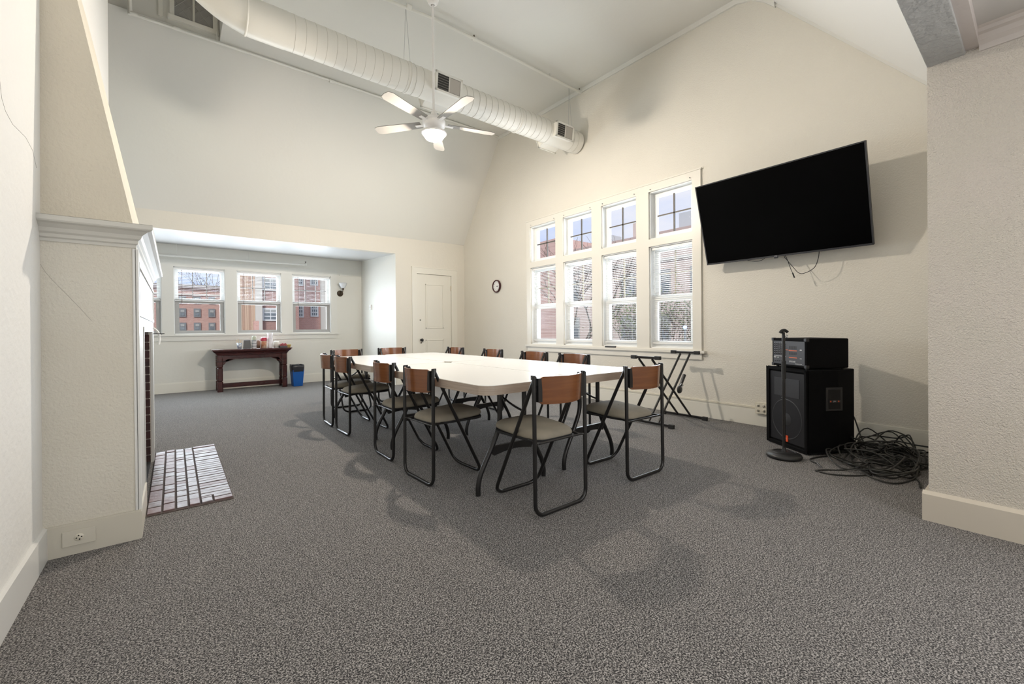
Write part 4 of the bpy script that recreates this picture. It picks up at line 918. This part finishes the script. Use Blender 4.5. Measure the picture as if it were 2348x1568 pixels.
# ------------------------------------------------------------------ ceiling fan with lamp
FXc, FYc = 2.095, 3.875
cf = thing('ceiling_fan', 'white ceiling fan on a long rod with a glowing round lamp below', 'fan', (FXc, FYc, 0))
MB().lathe([(.0, 4.40), (.062, 4.40), (.064, 4.36), (.045, 4.315), (.022, 4.30), (.018, 4.30)], (0, 0, 0), 24).build('canopy', fan_m, cf)
MB().cyl((0, 0, 3.17), (0, 0, 4.32), .013, 12).build('down_rod', fan_m, cf)
MB().lathe([(.014, 3.235), (.030, 3.205), (.032, 3.17), (.05, 3.16), (.095, 3.145), (.115, 3.12), (.115, 3.075), (.09, 3.05), (.04, 3.045), (0, 3.045)], (0, 0, 0), 32).build('motor_housing', fan_m, cf)
for k in range(5):
    a = R(72 * k + 56); M = Matrix.Rotation(a, 4, 'Z')
    MB().prism([(.14, -.045), (.60, -.062), (.645, -.045), (.655, 0), (.645, .045), (.60, .062), (.14, .045)], 'z', 3.066, 3.073, M @ Matrix.Translation((0, 0, 3.10)) @ Matrix.Rotation(R(10), 4, 'X') @ Matrix.Translation((0, 0, -3.07))).build('blade', mat('fan_blade', (.30, .29, .27), .6), cf)
    MB().box(.09, .20, -.018, .018, 3.088, 3.095, M).build('blade_bracket', fan_m, cf)
MB().lathe([(.0, 3.05), (.05, 3.04), (.05, 3.02), (.120, 3.012), (.128, 3.0), (.128, 2.992), (.108, 2.990)], (0, 0, 0), 32).build('lamp_fitter', fan_m, cf)
MB().lathe([(.106, 2.992), (.102, 2.970), (.085, 2.945), (.05, 2.928), (.0, 2.922)], (0, 0, 0), 32).build('lamp_bowl', mat('glowing_glass', (1, .95, .85), .4, emit=((1, .90, .72), 40)), cf)
gm = MATS['glowing_glass']; n_ = gm.node_tree.nodes; l_ = gm.node_tree.links
ms_ = n_.new('ShaderNodeMixShader'); tr_ = n_.new('ShaderNodeBsdfTransparent'); ms_.inputs[0].default_value = .8
l_.new(n_['Principled BSDF'].outputs[0], ms_.inputs[1]); l_.new(tr_.outputs[0], ms_.inputs[2]); l_.new(ms_.outputs[0], n_['Material Output'].inputs['Surface'])
lamp('fan_lamp', 'POINT', (FXc, FYc, 2.958), 250, (1, .885, .75), shadow_soft_size=.05)

# ------------------------------------------------------------------ outside
gr = MB().box(-60, 80, 9.3, 90, -4.2, -4.0).box(4.9, 80, -40, 9.3, -4.2, -4.0).build('ground', mat('asphalt_and_grass', (.16, .17, .13), .9, vary=(.4, (.24, .24, .22), 3)), kind='structure')
BR = (R(90), 0, 0)
br_a = brick_mat('facade_brick_rose', (.50, .32, .27), (.43, .26, .22), (.52, .43, .39), 4, BR)
br_c = brick_mat('facade_brick_red', (.64, .38, .32), (.57, .33, .28), (.62, .50, .46), 4, BR)
stone = mat('pale_stone', (.60, .58, .53), .8, bump=(6, .3, .02))
wf = mat('white_window_paint', (.72, .74, .74), .5); gf = mat('grey_window_frame', (.20, .22, .23), .5)
wg = mat('far_window_glass', (.16, .19, .21), .15); shade = mat('roller_shade', (.36, .38, .37), .7)
def win_y(parent, x, z, w, h, y, fm, cols=1, rows=2, sh=.4):
    f = MB().box(x - w / 2 - .06, x + w / 2 + .06, y - .06, y + .05, z - h / 2 - .06, z + h / 2 + .06).build('window', fm, parent)
    for i in range(cols):
        for j in range(rows):
            x0 = x - w / 2 + w * i / cols + .025; x1 = x - w / 2 + w * (i + 1) / cols - .025; z0 = z - h / 2 + h * j / rows + .03; z1 = z - h / 2 + h * (j + 1) / rows - .03
            MB().box(x0, x1, y - .075, y - .055, z0, z1).build('window_pane', wg if (j < rows - 1 or (i * 7 + int(x * 3)) % 3 == 0) else shade, f)
    return f
ba = thing('brick_apartment_house', 'rose brick building with small grey windows seen through the left alcove windows', 'building', (-1.5, 34, -4))
def wb(name, m_, par, x0, x1, y0, y1, z0, z1):
    ox, oy, oz_ = par.location; return MB().box(x0 - ox, x1 - ox, y0 - oy, y1 - oy, z0 - oz_, z1 - oz_).build(name, m_, par)
wb('wall', br_a, ba, -8, 2.8, 34, 42, -4, 3.75); wb('parapet', mat('parapet_grey', (.36, .33, .33), .7), ba, -8.1, 2.9, 33.85, 42, 3.75, 4.0)
wb('belt_course', stone, ba, -8, 2.8, 33.93, 34, 3.32, 3.40)
for x in (-6.3, -5.5, -4.7, -3.9, -3.1, -2.3, -1.5, -.35, .43, 1.18, 1.95):
    for z in (3.02, 2.20, 1.30, .45): win_y(ba, x + 1.5, z + 4, .24 if x > -1 else .24, .42 if z < 3 else .34, 0, gf)
bb = thing('tan_clad_house', 'building with tan upright cladding, pale stone strip and wide white windows', 'building', (4.2, 28, -4))
wb('wall', brick_mat('facade_brick_brown', (.38, .22, .19), (.32, .185, .16), (.40, .32, .29), 4, BR), bb, 3.84, 5.9, 28, 34, -4, 6.5); 
for k in range(12):
    x = 2.40 + k * .1; wb('cladding_board', mat('tan_cladding', (.56, .40, .29), .7) if k % 3 else mat('tan_cladding_dark', (.44, .29, .21), .7), bb, x, x + .092, 27.8, 28.2, -4, 6.5)
wb('stone_strip', stone, bb, 3.60, 3.95, 27.75, 28.1, -4, 6.5)
for z in (3.7, 1.95): win_y(bb, 4.72 - 4.2, z + 4, 1.35, .62, 0, wf, 4, 3)
wb('low_roof', mat('slate_roof', (.22, .22, .23), .7), bb, 3.9, 5.2, 26.2, 27.2, .6, 1.0)
wb('chimney_stack', br_c, bb, 3.40, 3.62, 26.6, 27.0, -4, 1.55)
bc = thing('brick_hall', 'red brick building with white multi-pane windows and a pale corner strip', 'building', (7, 30, -4))
wb('wall', br_c, bc, 6.0, 7.66, 30, 36, -4, 7); wb('corner_stone', stone, bc, 7.62, 8.1, 29.9, 36, -4, 7); wb('side_wall', br_a, bc, 8.1, 12, 31, 36, -4, 7)
for x, z in ((6.36, 2.24), (7.25, 2.30), (6.36, 4.3), (7.25, 4.35)): win_y(bc, x - 7, z + 4, .36, .68, 0, wf, 3, 3)

bd = thing('long_brick_block', 'long pinkish brick building seen through the tall right-hand windows', 'building', (22, 15, -4))
br_d = brick_mat('facade_brick_pink', (.62, .43, .38), (.54, .36, .32), (.60, .50, .45), 4, (R(90), 0, R(90)))
wb('wall', br_d, bd, 22, 30, 3, 60, -4, 6.3); wb('parapet', mat('pale_parapet', (.52, .40, .36), .7), bd, 21.9, 30, 3, 60, 6.3, 6.5)
wb('tower', br_d, bd, 21.8, 30, 21.8, 25.6, -4, 7.55); wb('belt_course', stone, bd, 21.92, 22, 3, 25, 4.8, 4.95)
wb('roof_hut', mat('hut_grey', (.50, .52, .53), .5), bd, 23, 24.5, 12.3, 13.2, 6.4, 7.6); wb('roof_hut', MATS['hut_grey'], bd, 23, 24, 18.0, 19.2, 6.4, 7.2)
wb('chimney_stack', br_d, bd, 22.5, 23.2, 15.4, 16.0, 6.4, 7.5)
def win_x(parent, y, z, w, h, fm, cols=2, rows=2):
    f = MB().box(-.06, .05, y - w / 2 - .06, y + w / 2 + .06, z - h / 2 - .06, z + h / 2 + .06).build('window', fm, parent)
    for i in range(cols):
        for j in range(rows):
            MB().box(-.075, -.055, y - w / 2 + w * i / cols + .03, y - w / 2 + w * (i + 1) / cols - .03, z - h / 2 + h * j / rows + .03, z - h / 2 + h * (j + 1) / rows - .03).build('window_pane', wg if j == 0 else shade, f)
for y in (4.5, 6.8, 9.1, 11.4, 13.7, 16.0, 18.3, 20.6, 23.4, 26.5, 29.5, 33, 37):
    for z in (3.6, 1.0, -1.8): win_x(bd, y - 15, z + 4, 1.0, 1.35, mat('dull_frame', (.36, .36, .35), .5))
bl = wb('covered_walk', mat('walk_shadow', (.10, .10, .09), .8), bd, 19.5, 22, 8, 20, -4, -.9)
wb('walk_fascia', mat('fascia_tan', (.50, .42, .26), .6), bd, 19.4, 19.55, 8, 20, -.95, -.65)
lt_ = thing('blue_lamp', 'tiny glowing blue lamp on a dark post outside the window nearest the television', 'lamp', (15, 8.4, -4))
MB().cyl((0, 0, 0), (0, 0, 4.93), .04, 8).build('post', gf, lt_)
MB().lathe([(0, -.07), (.06, -.04), (.07, 0), (.06, .04), (0, .07)], (0, 0, 4.99), 12).build('bulb', mat('blue_glow', (.2, .3, 1), .4, emit=((.15, .3, 1), 6)), lt_)
# bare trees and bushes
bark = mat('bark', (.13, .11, .09), .9); rt_ = random.Random(5)
def tree(x, y, h, label, leafy=0):
    t = thing('bare_tree', label, 'tree', (x, y, -4)); mb = MB(); tips = []
    def grow(p, d, ln, r, n):
        q = p + d * ln; mid = p + d * ln * .5 + Vector((rt_.uniform(-1, 1), rt_.uniform(-1, 1), 0)) * ln * .06
        mb.tube([p, mid, q], [r, r * .85, r * .68], 5 if r > .02 else 3, caps=False)
        if n == 0: tips.append(q); return
        for k in range(3 if n > 2 else 2):
            a = rt_.uniform(0, 2 * PI); s_ = rt_.uniform(.35, .8); nd = (d + Vector((math.cos(a), math.sin(a), .15)) * s_).normalized()
            grow(q, nd, ln * rt_.uniform(.62, .85), r * .64, n - 1)
    grow(Vector((0, 0, 0)), Vector((0, 0, 1)), h * .32, h * .012, 6)
    mb.build('branches', bark, t)
    if leafy:
        m2 = MB()
        for q in tips:
            for k in range(leafy):
                c = q + Vector([rt_.gauss(0, .22) for _ in range(3)]); u_ = Vector([rt_.gauss(0, 1) for _ in range(3)]).normalized() * .06; v_ = u_.orthogonal().normalized() * .035
                m2.add([c - u_, c + v_, c + u_, c - v_], [(0, 1, 2, 3)])
        m2.build('foliage', mat('winter_leaves', (.10, .15, .06), .7, vary=(3, (.20, .21, .12), 2)), t, kind='stuff')
    return t
tree(15.5, 15.0, 8.6, 'bare tree whose twigs cross the second upper pane of the tall windows')
tree(16.5, 8.6, 6.2, 'thin tree with sparse leaves behind the blinds nearest the television', 3)
tree(14.0, 19.5, 6.6, 'bushy tree with sparse leaves behind the farthest tall window', 4)
tree(17.0, 11.8, 5.6, 'low tree with sparse leaves behind the middle tall windows', 4)
tree(1.0, 46.0, 10.5, 'bare tree with fine twigs above the roof in the left alcove window')
